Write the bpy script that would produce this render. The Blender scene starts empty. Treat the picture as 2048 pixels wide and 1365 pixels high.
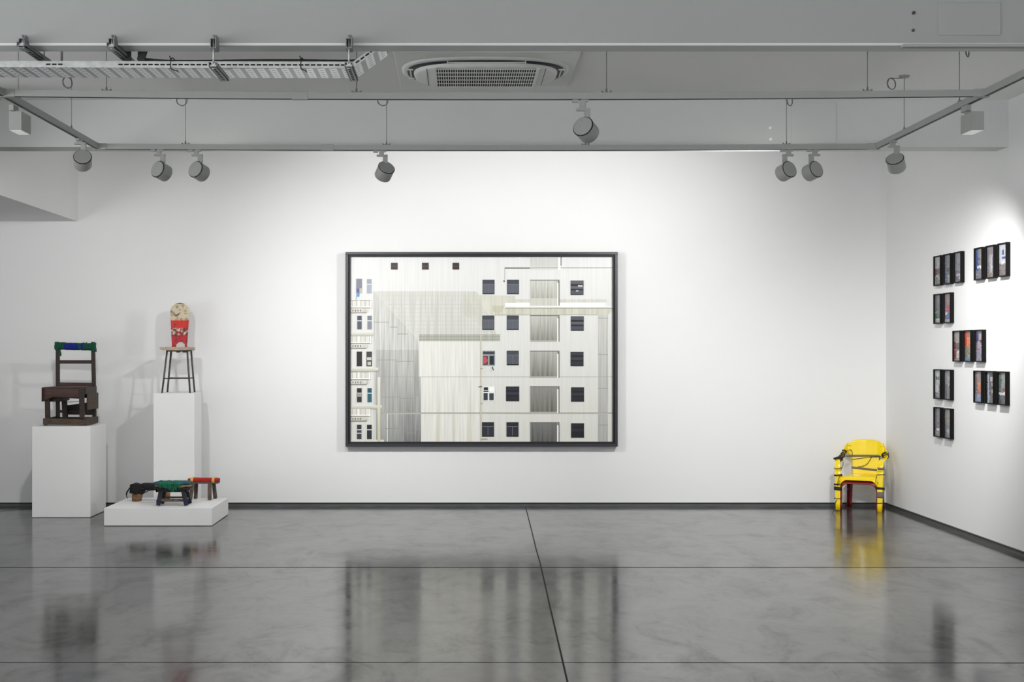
import bpy, bmesh, math, random
from mathutils import Vector, Matrix, noise as mnoise
random.seed(7)
S = bpy.context.scene
COL = S.collection

# ------------------------------------------------------------------ camera, world, exposure
F, VX, VY, EYE = 2900.0, 920.0, 703.0, 1.5      # focal length and vanishing point in the 2048x1365 frame
cd = bpy.data.cameras.new('camera'); cam = bpy.data.objects.new('camera', cd); COL.objects.link(cam)
cd.sensor_width = 36; cd.lens = F / 2048 * 36
cd.shift_x = (1024 - VX) / 2048; cd.shift_y = -(682.5 - VY) / 2048
cd.clip_start = .05
cam.location = (0, 0, EYE); cam.rotation_euler = (math.pi / 2, 0, 0)
S.camera = cam
W = bpy.data.worlds.new('world'); S.world = W; W.use_nodes = True
# added daylight from behind the camera, made brighter below to lift the ceiling
_wt = W.node_tree; _g = _wt.nodes.new('ShaderNodeTexCoord'); _s = _wt.nodes.new('ShaderNodeSeparateXYZ'); _r = _wt.nodes.new('ShaderNodeMapRange')
_wt.links.new(_g.outputs['Generated'], _s.inputs[0]); _wt.links.new(_s.outputs['Z'], _r.inputs['Value'])
_r.inputs['From Min'].default_value = -.15; _r.inputs['From Max'].default_value = .15
_r.inputs['To Min'].default_value = 4.5; _r.inputs['To Max'].default_value = .22
_wt.links.new(_r.outputs[0], _wt.nodes['Background'].inputs[1])
_wt.nodes['Background'].inputs[0].default_value = (.98, 1, .99, 1)
S.view_settings.view_transform = 'Standard'; S.view_settings.look = 'None'
S.view_settings.gamma = 1; S.view_settings.exposure = 0.0
try: S.view_settings.use_curve_mapping = False
except Exception: pass
S.cycles.use_denoising = True
S.cycles.max_bounces = 8; S.cycles.diffuse_bounces = 6
S.cycles.sample_clamp_indirect = 6

def P(px, py, d):
    return Vector(((px - VX) / F * d, d, EYE + (VY - py) / F * d))

# ------------------------------------------------------------------ materials
def srgb(r, g, b):
    f = lambda c: (c / 255) / 12.92 if c / 255 <= .04045 else ((c / 255 + .055) / 1.055) ** 2.4
    return (f(r), f(g), f(b), 1)
def mat(name, rgb, rough=.6, metal=0, noise=0, nscale=20, stretch=(1, 1, 1), bump=0, dark=None, spec=.5, coat=0, emit=None, seed=0):
    m = bpy.data.materials.new(name); m.use_nodes = True
    nt = m.node_tree; b = nt.nodes['Principled BSDF']
    b.inputs['Roughness'].default_value = rough; b.inputs['Metallic'].default_value = metal
    b.inputs['Specular IOR Level'].default_value = spec; b.inputs['Coat Weight'].default_value = coat
    c = srgb(*rgb)
    b.inputs['Base Color'].default_value = c
    if noise or bump:
        tc = nt.nodes.new('ShaderNodeTexCoord'); mp = nt.nodes.new('ShaderNodeMapping')
        mp.inputs['Scale'].default_value = stretch; mp.inputs['Location'].default_value = (seed, seed * .7, seed * 1.3)
        nt.links.new(tc.outputs['Object'], mp.inputs[0])
        n = nt.nodes.new('ShaderNodeTexNoise'); n.inputs['Scale'].default_value = nscale; n.inputs['Detail'].default_value = 6
        n.inputs['Roughness'].default_value = .65
        nt.links.new(mp.outputs[0], n.inputs['Vector'])
        if noise:
            r = nt.nodes.new('ShaderNodeValToRGB')
            r.color_ramp.elements[0].position = .5 - .22; r.color_ramp.elements[1].position = .5 + .22
            d = srgb(*dark) if dark else tuple(x * (1 - noise) for x in c[:3]) + (1,)
            r.color_ramp.elements[0].color = d; r.color_ramp.elements[1].color = c
            nt.links.new(n.outputs['Fac'], r.inputs[0]); nt.links.new(r.outputs[0], b.inputs['Base Color'])
        if bump:
            bp = nt.nodes.new('ShaderNodeBump'); bp.inputs['Strength'].default_value = bump; bp.inputs['Distance'].default_value = .005
            nt.links.new(n.outputs['Fac'], bp.inputs['Height']); nt.links.new(bp.outputs[0], b.inputs['Normal'])
    if emit:
        b.inputs['Emission Color'].default_value = (1, .97, .92, 1); b.inputs['Emission Strength'].default_value = emit
    return m

WALL = mat('gallery_wall_paint', (234, 234, 234), .9, noise=.012, nscale=3, spec=.2)
CEIL = mat('ceiling_paint', (250, 250, 249), .9, noise=.03, nscale=2, spec=.2)
BEAM_DIMMED = mat('beam_paint_dimmed', (162, 164, 163), .85, noise=.04, nscale=1.5, spec=.2, bump=.1)  # beam paint darkened for the near beam, offsetting too much light there
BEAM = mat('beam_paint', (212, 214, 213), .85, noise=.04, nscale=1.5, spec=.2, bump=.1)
PLINTH = mat('plinth_paint', (236, 236, 236), .7, noise=.02, nscale=5, spec=.3)
SKIRT = mat('baseboard_metal', (98, 100, 101), .5, .2, noise=.4, nscale=9, stretch=(1, 8, 8))
SKIRT_TOP = mat('baseboard_gap', (30, 30, 30), .8)
TRACK = mat('track_paint', (160, 162, 161), .5, noise=.05, nscale=8)
SLOT = mat('track_slot_black', (14, 14, 14), .6)
LAMP = mat('lamp_housing', (158, 159, 158), .45, noise=.04, nscale=60)
LAMPD = mat('lamp_gasket', (35, 35, 35), .6)
LENS = mat('lamp_lens', (255, 250, 240), .4, emit=12)
WIRE = mat('steel_wire', (120, 120, 120), .5, .3)
GALV = mat('galvanised_steel', (196, 198, 198), .42, .6, noise=.3, nscale=30, stretch=(1, 1, 1))
GALVD = mat('strut_steel', (150, 152, 155), .45, .5, noise=.35, nscale=30)
HOLE = mat('punched_hole', (18, 18, 20), .9)
CABLE = mat('black_cable', (28, 30, 32), .6)
ACW = mat('air_conditioner_plastic', (232, 233, 231), .45, noise=.02, nscale=6)
ACD = mat('air_conditioner_slot', (52, 52, 58), .6)
ACG = mat('air_conditioner_filter', (40, 42, 44), .8)
FRAME = mat('charcoal_frame', (44, 45, 52), .38, .2, noise=.08, nscale=40, spec=.5)
FRAMEK = mat('black_frame_rebate', (12, 12, 14), .6)
BLACKF = mat('black_box_frame', (7, 7, 8), .6, spec=.2)

def floor_material():
    m = bpy.data.materials.new('polished_concrete'); m.use_nodes = True
    nt = m.node_tree; b = nt.nodes['Principled BSDF']; L = nt.links.new
    g = nt.nodes.new('ShaderNodeNewGeometry')
    def nz(scale, st, detail=8, rough=.65, loc=(0, 0, 0), dist=0):
        mp = nt.nodes.new('ShaderNodeMapping'); mp.inputs['Scale'].default_value = st; mp.inputs['Location'].default_value = loc
        L(g.outputs['Position'], mp.inputs[0])
        n = nt.nodes.new('ShaderNodeTexNoise'); n.inputs['Scale'].default_value = scale
        n.inputs['Detail'].default_value = detail; n.inputs['Roughness'].default_value = rough; n.inputs['Distortion'].default_value = dist
        L(mp.outputs[0], n.inputs['Vector']); return n.outputs['Fac']
    def ramp(src, p0, p1, c0, c1):
        r = nt.nodes.new('ShaderNodeValToRGB'); r.color_ramp.elements[0].position = p0; r.color_ramp.elements[1].position = p1
        r.color_ramp.elements[0].color = c0; r.color_ramp.elements[1].color = c1
        L(src, r.inputs[0]); return r.outputs[0]
    def mul(a, bb):
        x = nt.nodes.new('ShaderNodeMixRGB'); x.blend_type = 'MULTIPLY'; x.inputs[0].default_value = 1
        L(a, x.inputs[1]); L(bb, x.inputs[2]); return x.outputs[0]
    base = ramp(nz(.8, (1, 1, 1), 10, .7), .3, .7, srgb(66, 66, 66), srgb(98, 98, 97))
    streak = ramp(nz(2.2, (1.5, .75, 1), 14, .74, (3, 1, 0), .9), .38, .56, (.36, .36, .36, 1), (1, 1, 1, 1))
    fine = ramp(nz(16, (1, .5, 1), 8, .8, (9, 2, 0)), .36, .56, (.72, .72, .72, 1), (1, 1, 1, 1))
    spots = ramp(nz(7, (1.2, .45, 1), 5, .65, (31, 12, 0), 1.5), .29, .33, (.35, .35, .35, 1), (1, 1, 1, 1))
    L(mul(mul(mul(base, streak), fine), spots), b.inputs['Base Color'])
    sp_ = mul(mul(streak, fine), spots); bw_ = nt.nodes.new('ShaderNodeRGBToBW'); L(sp_, bw_.inputs[0])
    ml = nt.nodes.new('ShaderNodeMath'); ml.operation = 'MULTIPLY'; ml.inputs[1].default_value = .5; L(bw_.outputs[0], ml.inputs[0]); L(ml.outputs[0], b.inputs['Specular IOR Level'])
    rr = nt.nodes.new('ShaderNodeMapRange'); rr.inputs['From Min'].default_value = .3; rr.inputs['From Max'].default_value = .7
    rr.inputs['To Min'].default_value = FLOOR_R0; rr.inputs['To Max'].default_value = FLOOR_R1
    L(nz(3, (1, 1, 1), 8, .7, (5, 5, 0)), rr.inputs['Value']); L(rr.outputs[0], b.inputs['Roughness'])
    b.inputs['IOR'].default_value = FLOOR_IOR
    bp = nt.nodes.new('ShaderNodeBump'); bp.inputs['Strength'].default_value = .12; bp.inputs['Distance'].default_value = .01
    L(nz(1.3, (1, 1, 1), 3, .5, (7, 3, 0)), bp.inputs['Height']); L(bp.outputs[0], b.inputs['Normal'])
    return m
FLOOR_R0, FLOOR_R1, FLOOR_IOR = .09, .17, 1.49
FLOOR = floor_material()

# ------------------------------------------------------------------ mesh helpers
def new_bm(): return bmesh.new()
def box(bm, x0, x1, y0, y1, z0, z1, mi=0, M=None):
    vs = [bm.verts.new(v) for v in ((x0, y0, z0), (x1, y0, z0), (x1, y1, z0), (x0, y1, z0), (x0, y0, z1), (x1, y0, z1), (x1, y1, z1), (x0, y1, z1))]
    if M: bmesh.ops.transform(bm, matrix=M, verts=vs)
    fs = [bm.faces.new([vs[i] for i in f]) for f in ((3, 2, 1, 0), (4, 5, 6, 7), (0, 1, 5, 4), (1, 2, 6, 5), (2, 3, 7, 6), (3, 0, 4, 7))]
    for f in fs: f.material_index = mi
    return vs
def bar(bm, a, b, w, h, up=(0, 0, 1), w2=None, h2=None, mi=0):
    """rectangular bar from a to b; w across, h along up"""
    a, b = Vector(a), Vector(b); d = (b - a).normalized(); up = Vector(up)
    r = d.cross(up)
    if r.length < 1e-4: r = d.cross(Vector((0, 1, 0)))
    r.normalize(); u = r.cross(d).normalized()
    w2 = w2 or w; h2 = h2 or h
    vs = []
    for c, ww, hh in ((a, w, h), (b, w2, h2)):
        for s, t in ((-1, -1), (1, -1), (1, 1), (-1, 1)): vs.append(bm.verts.new(c + r * s * ww / 2 + u * t * hh / 2))
    for f in ((3, 2, 1, 0), (4, 5, 6, 7), (0, 1, 5, 4), (1, 2, 6, 5), (2, 3, 7, 6), (3, 0, 4, 7)):
        bm.faces.new([vs[i] for i in f]).material_index = mi
    return vs
def smoothpts(pts, k=6, closed=False):
    pts = [Vector(p) for p in pts]; out = []; n = len(pts)
    rng = range(n if closed else n - 1)
    for i in rng:
        if closed: p0, p1, p2, p3 = pts[(i - 1) % n], pts[i], pts[(i + 1) % n], pts[(i + 2) % n]
        else: p0, p1, p2, p3 = pts[max(i - 1, 0)], pts[i], pts[i + 1], pts[min(i + 2, n - 1)]
        for j in range(k):
            t = j / k
            out.append(.5 * ((2 * p1) + (p2 - p0) * t + (2 * p0 - 5 * p1 + 4 * p2 - p3) * t * t + (3 * p1 - p0 - 3 * p2 + p3) * t ** 3))
    if not closed: out.append(pts[-1])
    return out
def tube(bm, pts, r, n=8, closed=False, flat=1.0, mi=0, rfun=None):
    pts = [Vector(p) for p in pts]; N = len(pts); rings = []
    nrm = None
    for i, p in enumerate(pts):
        if closed: d = (pts[(i + 1) % N] - pts[i - 1])
        else: d = (pts[min(i + 1, N - 1)] - pts[max(i - 1, 0)])
        if d.length < 1e-9: d = Vector((0, 0, 1))
        d.normalize()
        if nrm is None:
            nrm = d.cross(Vector((0, 0, 1)))
            if nrm.length < .1: nrm = d.cross(Vector((0, 1, 0)))
        else:
            nrm = nrm - d * nrm.dot(d)
            if nrm.length < 1e-6: nrm = d.orthogonal()
        nrm.normalize(); bn = d.cross(nrm)
        rr = r if rfun is None else r * rfun(i / max(N - 1, 1))
        rings.append([bm.verts.new(p + nrm * math.cos(a) * rr + bn * math.sin(a) * rr * flat) for a in (2 * math.pi * k / n for k in range(n))])
    for i in range(N if closed else N - 1):
        A, B = rings[i], rings[(i + 1) % N]
        for k in range(n):
            f = bm.faces.new((A[k], A[(k + 1) % n], B[(k + 1) % n], B[k])); f.smooth = True; f.material_index = mi
    if not closed:
        bm.faces.new(rings[0][::-1]).material_index = mi; bm.faces.new(rings[-1]).material_index = mi
    return rings
def cyl(bm, a, b, r, n=24, r2=None, mi=0, smooth=True):
    a, b = Vector(a), Vector(b); d = (b - a).normalized(); u = d.orthogonal().normalized(); v = d.cross(u)
    r2 = r if r2 is None else r2
    A = [bm.verts.new(a + (u * math.cos(t) + v * math.sin(t)) * r) for t in (2 * math.pi * k / n for k in range(n))]
    B = [bm.verts.new(b + (u * math.cos(t) + v * math.sin(t)) * r2) for t in (2 * math.pi * k / n for k in range(n))]
    for k in range(n):
        f = bm.faces.new((A[k], A[(k + 1) % n], B[(k + 1) % n], B[k])); f.smooth = smooth; f.material_index = mi
    bm.faces.new(A[::-1]).material_index = mi; bm.faces.new(B).material_index = mi
def loft(bm, sections, cap=True, mi=0, smooth=True):
    """sections: list of equal-length lists of points"""
    rings = [[bm.verts.new(p) for p in s] for s in sections]; n = len(rings[0])
    for i in range(len(rings) - 1):
        for k in range(n):
            f = bm.faces.new((rings[i][k], rings[i][(k + 1) % n], rings[i + 1][(k + 1) % n], rings[i + 1][k])); f.smooth = smooth; f.material_index = mi
    if cap: bm.faces.new(rings[0][::-1]); bm.faces.new(rings[-1])
    return rings
def rrect(c, r, u, w, h, rad=.35, n=4):
    """rounded rectangle points about c in plane r,u"""
    c, r, u = Vector(c), Vector(r), Vector(u); out = []; q = min(w, h) * rad
    for (sx, sy, a0) in ((1, 1, 0), (-1, 1, 90), (-1, -1, 180), (1, -1, 270)):
        for k in range(n):
            a = math.radians(a0 + 90 * k / (n - 1))
            out.append(c + r * (sx * (w / 2 - q) + q * math.cos(a)) + u * (sy * (h / 2 - q) + q * math.sin(a)))
    return out
def obj(name, bm, m, parent=None, loc=None, bevel=0, recalc=True, solid=0, sub=0, label=None):
    if recalc: bmesh.ops.recalc_face_normals(bm, faces=bm.faces)
    me = bpy.data.meshes.new(name); bm.to_mesh(me); bm.free()
    for mm in (m if isinstance(m, (list, tuple)) else [m]): me.materials.append(mm)
    o = bpy.data.objects.new(name, me); COL.objects.link(o)
    if parent: o.parent = parent
    if loc is not None: o.location = loc
    if sub:
        s = o.modifiers.new('sub', 'SUBSURF'); s.levels = s.render_levels = sub
    if solid:
        s = o.modifiers.new('solid', 'SOLIDIFY'); s.thickness = abs(solid); s.offset = 0
    if bevel:
        b = o.modifiers.new('bevel', 'BEVEL'); b.width = bevel; b.segments = 2; b.limit_method = 'ANGLE'
    if label: o['label'] = label
    return o
def tag(o, label, cat, group=None):
    o['label'] = label; o['category'] = cat
    if group: o['group'] = group
    return o
def thing(name, label, cat, loc=(0, 0, 0), rz=0, group=None):
    o = bpy.data.objects.new(name, None); COL.objects.link(o); o.location = loc; o.rotation_euler = (0, 0, rz)
    o.empty_display_size = .1
    return tag(o, label, cat, group)
def struct(name, bm, m, **k):
    o = obj(name, bm, m, **k); o['kind'] = 'structure'; return o
def lumpy(bm, amp, scale, seed=0, axis=None):
    for v in bm.verts:
        n = mnoise.noise_vector(v.co * scale + Vector((seed, seed * 2, seed * 3)))
        v.co += n * amp

# ------------------------------------------------------------------ the room
BW = 14.03; RW = 4.122; CZ = 3.39; LW = -3.70; ALC = 2.758; LFAR = -7.5
bm = new_bm(); box(bm, LFAR, RW + .2, -2.5, BW + .2, -.2, 0); struct('floor', bm, FLOOR)
bm = new_bm(); box(bm, LFAR, RW + .2, BW, BW + .2, 0, 3.7); struct('wall_back', bm, WALL)
bm = new_bm(); box(bm, RW, RW + .2, -2.5, BW, 0, 3.7); struct('wall_right', bm, WALL)
bm = new_bm(); box(bm, LFAR - .2, LFAR, 9.0, BW, 0, 3.7); struct('wall_left', bm, WALL)
# upper left wall over the alcove (a dropped box with its soffit)
bm = new_bm(); box(bm, LFAR, LW, 10.0, BW, ALC, 3.7); struct('wall_upper_left', bm, WALL)
bm = new_bm(); box(bm, LFAR, RW, -2.5, 10.9, CZ, CZ + .2); struct('ceiling', bm, CEIL)
bm = new_bm(); box(bm, LFAR, RW, 11.14, BW, 3.6, 3.8); struct('ceiling_rear', bm, CEIL)
# far downstand beam
bm = new_bm(); box(bm, LW, RW, 10.9, 11.14, 3.037, CZ + .3); struct('ceiling_beam_far', bm, BEAM, bevel=.004)
# near downstand beam with a lip along its lower edge
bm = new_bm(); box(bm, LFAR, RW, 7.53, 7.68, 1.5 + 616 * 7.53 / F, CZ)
struct('ceiling_beam_near', bm, BEAM_DIMMED, bevel=.003)
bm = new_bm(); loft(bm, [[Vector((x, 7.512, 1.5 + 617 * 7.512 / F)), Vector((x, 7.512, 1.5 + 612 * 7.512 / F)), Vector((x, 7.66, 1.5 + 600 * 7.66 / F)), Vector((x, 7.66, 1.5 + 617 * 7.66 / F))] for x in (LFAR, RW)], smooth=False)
struct('trim_6', bm, BEAM)  # lip sloped and painted lighter than the beam so its underside looks lit
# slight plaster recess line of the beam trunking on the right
bm = new_bm(); box(bm, P(1800, 0, 7.53).x, RW, 7.47, 7.515, 1.5 + 607 * 7.5 / F, 1.5 + 613 * 7.5 / F); struct('trim_1', bm, BEAM_DIMMED, bevel=.003)
# baseboards: dark metal strip with a thin top line
SKH = .036
bm = new_bm(); box(bm, LFAR, RW, BW - .012, BW, 0, SKH); box(bm, LFAR, RW, BW - .016, BW, SKH * .72, SKH * .86, 1); struct('baseboard_back', bm, [SKIRT, SKIRT_TOP])
bm = new_bm(); box(bm, RW - .012, RW, -2.5, BW - .016, 0, SKH); box(bm, RW - .016, RW, -2.5, BW - .016, SKH * .72, SKH * .86, 1); struct('baseboard_right', bm, [SKIRT, SKIRT_TOP])
# concrete joints cut in the floor (thin dark inlays)
JOINT = mat('floor_joint', (22, 23, 22), .8)
def joint(name, pts, w):
    b_ = new_bm()
    for a, c in zip(pts, pts[1:]): bar(b_, (a[0], a[1], .0004), (c[0], c[1], .0004), w, .0016)
    struct(name, b_, JOINT)
joint('trim_2', [(LFAR, 10.05), (-1, 10.06), (RW - .02, 10.05)], .004)
joint('trim_3', [(LFAR, 6.98), (0, 6.985), (RW - .02, 6.965)], .0045)
joint('trim_4', [(.632, BW - .02), (.60, 12.2), (.575, 10.9), (.568, 10.3), (.53, 8.6), (.487, 6.57), (.42, 3.5)], .009)
joint('trim_5', [(P(0, 0, 13.5).x - .3, 13.35), (-3.86, 13.95)], .006)

# access panels and bolts on the beams
def panel(name, x0, y0, x1, y1, d, label):
    a, c = P(x0, y0, d), P(x1, y1, d); b_ = new_bm(); t = .012
    box(b_, a.x, c.x, d - .008, d, c.z, a.z)
    o = obj(name, b_, BEAM_DIMMED if d < 9 else BEAM, bevel=.002); tag(o, label, 'access panel'); return o
panel('access_panel', 1583, 206, 1672, 287, 10.9, 'flush grey access panel on the far ceiling beam')
panel('access_panel', 1876, 6, 2000, 71, 7.53, 'flush grey access panel on the near ceiling beam')
BOLT = mat('bolt_cap', (70, 72, 72), .5, .3)
BOLTW = mat('white_bolt_cap', (250, 250, 250), .4)
for (px, py, d, m_, r_, lb) in ((1827, 26, 7.53, BOLT, .009, 'upper dark bolt beside the near beam access panel'), (1826, 61, 7.53, BOLT, .008, 'lower dark bolt beside the near beam access panel'),
                          (1540, 256, 10.9, BOLTW, .011, 'upper white screw cap on the far ceiling beam'), (1541, 279, 10.9, BOLTW, .011, 'lower white screw cap on the far ceiling beam')):
    p = P(px, py, d); b_ = new_bm(); cyl(b_, (p.x, d, p.z), (p.x, d - .008, p.z), r_, 14)
    tag(obj('bolt_cap', b_, m_), lb, 'bolt', 'bolt caps on the beams')

# ------------------------------------------------------------------ track lighting frame
TZ0, TZ1 = 2.978, 3.016
TB, TF, TLX, TRX = 10.6, 8.41, -2.65, 3.045
track = thing('lighting_track', 'grey rectangular suspended lighting track hanging on thin steel wires', 'lighting track', (0, 0, TZ0))
def sag(x, y):   # the long rails hang a little low between their corners
    if min(abs(y - TF), abs(y - TB)) > 1e-3: return 0.0
    u = (x - (TLX + TRX) / 2) / ((TRX - TLX) / 2); return -(.019 if abs(y - TF) < 1e-3 else .010) * max(0, 1 - u * u)
def rail(a, b, w=.036):
    b_ = new_bm(); a = Vector(a); b = Vector(b); hz = (TZ1 - TZ0)
    if a.y == b.y:
        N = 16; ps = [a.lerp(b, i / N) for i in range(N + 1)]
        for z_, hh, ww, mi in ((hz / 2 + .001, hz, w, 0), (0, .003, w * .3, 1)):
            loft(b_, [[Vector((p.x, p.y + sy * ww / 2, z_ + sz * hh / 2 + sag(p.x, p.y))) for sy, sz in ((-1, -1), (1, -1), (1, 1), (-1, 1))] for p in ps], smooth=False, mi=mi)
        return obj('rail', b_, [TRACK, SLOT], track)
    bar(b_, (a.x, a.y, hz / 2 + .001), (b.x, b.y, hz / 2 + .001), w, hz)
    bar(b_, (a.x, a.y, .0), (b.x, b.y, .0), w * .30, .003, mi=1)
    return obj('rail', b_, [TRACK, SLOT], track, bevel=.001)
rail((TLX + .02, TB, 0), (TRX - .02, TB, 0)); rail((TLX + .02, TF, 0), (TRX - .02, TF, 0))
rail((TLX, 8.08, 0), (TLX, TB, 0)); rail((TRX, 5.6, 0), (TRX, TB, 0))
for (x, y) in ((TLX, TB), (TRX, TB), (TLX, TF), (TRX, TF)):
    b_ = new_bm(); s = -1 if x > 0 else 1
    box(b_, x - .022, x + .022, y - .022, y + .022, -.004, .044); box(b_, min(x, x + s * .07), max(x, x + s * .07), y - .021, y + .021, -.003, .042)
    obj('corner_connector', b_, TRACK, track, bevel=.002)
for px in (600, 655):   # feed joints
    y = TF if px == 600 else TB; x = (px - VX) / F * y
    b_ = new_bm(); box(b_, x - .047, x + .047, y - .020, y + .020, -.0025 + sag(x, y), .041 + sag(x, y)); obj('rail_joint', b_, TRACK, track, bevel=.002)
def hang(x, y, along, coil=None, top=CZ):
    b_ = new_bm(); z = TZ1 - TZ0 + sag(x, y)
    cyl(b_, (x, y, z), (x, y, top - TZ0), .0022, 6)
    w = obj('suspension_wire', b_, WIRE, track)
    b_ = new_bm()
    dx, dy = (1, 0) if along else (0, 1)
    bar(b_, (x - .028 * dx, y - .028 * dy, z + .003), (x + .028 * dx, y + .028 * dy, z + .003), .016, .005)
    cyl(b_, (x, y, z + .004), (x, y, z + .026), .007, 10, .004)
    for s in (-1, 1): cyl(b_, (x + s * .024 * dx, y + s * .024 * dy, z + .004), (x + s * .024 * dx, y + s * .024 * dy, z + .013), .005, 8)
    obj('clip', b_, WIRE, w)
    b_ = new_bm(); cyl(b_, (x, y, top - TZ0), (x, y, top - TZ0 - .014), .038, 24, .030); obj('canopy', b_, TRACK, w)
    if coil:
        b_ = new_bm(); cx, ang = coil; pts = []
        c = Vector((x + cx, y, top - TZ0 - .055)); r = .038
        for k in range(60):
            a = k / 20 * 2 * math.pi; pts.append(c + Vector((r * math.cos(a) * math.cos(ang) + k * .0001, r * math.cos(a) * math.sin(ang), r * math.sin(a) + .002 * math.sin(k))))
        tube(b_, pts, .0028, 6)
        tube(b_, smoothpts([(x, y, top - TZ0 - .012), (x + cx * .4, y, top - TZ0 - .018), tuple(c + Vector((0, 0, r)))], 5), .0028, 6)
        obj('wire_coil', b_, WIRE, w)
for px, coil in ((371, (-.03, 0)), (773, (-.03, 0)), (1171, None), (1573, (.02, .8))):
    hang((px - VX) / F * TB, TB, 1, coil)
for px in (213, 713, 1213, 1735): hang((px - VX) / F * TF, TF, 1)
hang(TLX, 9.89, 0, (-.03, .9)); hang(TLX, 8.70, 0); hang(TRX, 9.94, 0, (-.09, .5)); hang(TRX, 8.84, 0, (.045, 1.0))

# ------------------------------------------------------------------ spotlights
def spotlight(x, y, hz, aim, label, side=1, power=60, size=45, yoke_dir=1, blend=1.0, along=True, offs=None):
    """adapter on the track at (x,y); can centred at height hz, aimed at a point"""
    t = thing('spotlight', label, 'spotlight', (x, y, TZ0 + sag(x, y)), 0, 'spotlights on the ceiling track')
    b_ = new_bm()
    if along:
        box(b_, -.060, -.024, -.014, .014, -.016, 0); box(b_, -.012, .034, -.014, .014, -.012, 0)
    else:
        box(b_, -.014, .014, -.060, -.024, -.016, 0); box(b_, -.014, .014, -.012, .034, -.012, 0)
    obj('track_adapter', b_, LAMP, t, bevel=.002)
    dz = hz - TZ0
    b_ = new_bm(); sx = side
    oy = -.03
    box(b_, -.017, .017, -.014, .014, dz + .125, -.010)
    xa, xb = sorted((-.035 * sx, .045 * sx)); box(b_, xa, xb, -.016, .016, dz + .113, dz + .127)
    xa, xb = sorted((.010 * sx, .045 * sx)); box(b_, xa, xb, -.012, .012, dz + .045, dz + .125)
    obj('bracket', b_, LAMP, t, bevel=.002)
    C = Vector((.022 * sx, 0, dz)); d = (Vector(aim) - Vector((x, y, TZ0)) - C).normalized()
    b_ = new_bm(); R_, Lh = .062, .045
    cyl(b_, C - d * Lh, C + d * Lh, R_, 40)
    o = obj('housing', b_, LAMP, t, bevel=.003)
    b_ = new_bm(); cyl(b_, C - d * (Lh + .002), C - d * Lh, R_ + .0015, 40); obj('gasket', b_, LAMPD, t)
    b_ = new_bm(); cyl(b_, C - d * (Lh + .008), C - d * (Lh + .002), R_ - .004, 40); obj('rear_cap', b_, LAMP, t, bevel=.0015)
    b_ = new_bm(); cyl(b_, C + d * (Lh - .001), C + d * (Lh + .001), R_ - .010, 32); obj('lens', b_, LENS, t)
    l = bpy.data.lights.new('spot', 'SPOT'); l.energy = power; l.spot_size = math.radians(size); l.spot_blend = blend
    l.shadow_soft_size = .045; l.color = (1, .995, .985)
    lo = bpy.data.objects.new('spot', l); COL.objects.link(lo); lo.parent = t
    lo.location = C + d * (Lh + .015); lo.rotation_euler = d.to_track_quat('-Z', 'Y').to_euler()
    return t
def tx(px, y): return (px - VX) / F * y
PIC = Vector(((963 - VX) / F * BW, BW, 1.5))
spotlight(tx(318, TB), TB, 2.818, (.0, BW, 1.72), 'grey track spotlight aimed right, left one of the pair left of the picture', 1, power=118, size=84)
spotlight(tx(393, TB), TB, 2.818, (.0, BW, 1.72), 'grey track spotlight aimed right, right one of the pair left of the picture', 1, power=118, size=84)
spotlight(tx(763, TB), TB, 2.82, (-1.9, 13.2, .5), 'lone pale grey spotlight hanging above the left part of the large picture', 1, power=130, size=104)
spotlight(tx(1577, TB), TB, 2.818, (.6, BW, 1.75), 'pale grey track spotlight aimed left, left one of the right-hand pair', -1, power=150, size=106)
spotlight(tx(1630, TB), TB, 2.818, (.6, BW, 1.75), 'pale grey track spotlight aimed left, right one of the right-hand pair', -1, power=150, size=106)
spotlight(tx(1165, TF), TF, 2.80, (3.85, 13.6, .35), 'pale grey spotlight on the front rail, right of the ceiling air conditioner', 1, power=330, size=52)
spotlight(TLX, 10.1, 2.827, (-3.4, 13.4, .9), 'pale grey spotlight on the left side rail, pointing steeply down', 1, power=115, size=98, along=False)
spotlight(TRX, 10.2, 2.82, (RW, 12.0, .9), 'pale grey spotlight on the right side rail, turned to the right wall', 1, power=235, size=96, along=False)
spotlight(TRX, 7.0, 2.82, (RW, 9.9, .3), 'added out-of-view spotlight nearest the camera on the right side rail', 1, power=130, size=76, along=False)  # extra lamp added out of view to brighten the right wall

def washer(x, y, label, e, sx):
    t = thing('wall_washer', label, 'wall washer lamp', (x, y, TZ0), 0, 'box lamps on the side rails')
    b_ = new_bm(); box(b_, -.014, .014, -.05, .05, -.035, 0); box(b_, -.006, .03, -.012, .012, -.05, -.03); obj('track_adapter', b_, LAMP, t, bevel=.002)
    b_ = new_bm(); box(b_, 0, .075, -.095, .095, -.160, -.048); obj('housing', b_, LAMP, t, bevel=.002)
    b_ = new_bm(); box(b_, .004, .071, -.091, .091, -.1615, -.160); obj('diffuser', b_, mat('washer_diffuser', (240, 240, 236), .5, emit=.25), t)
    return t
washer(TRX, 8.725, 'white box-shaped wall washer lamp on the right side rail', 1, 1)
washer(-2.685, 8.725, 'white box-shaped wall washer lamp on the left side rail', 1, 1)

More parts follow.
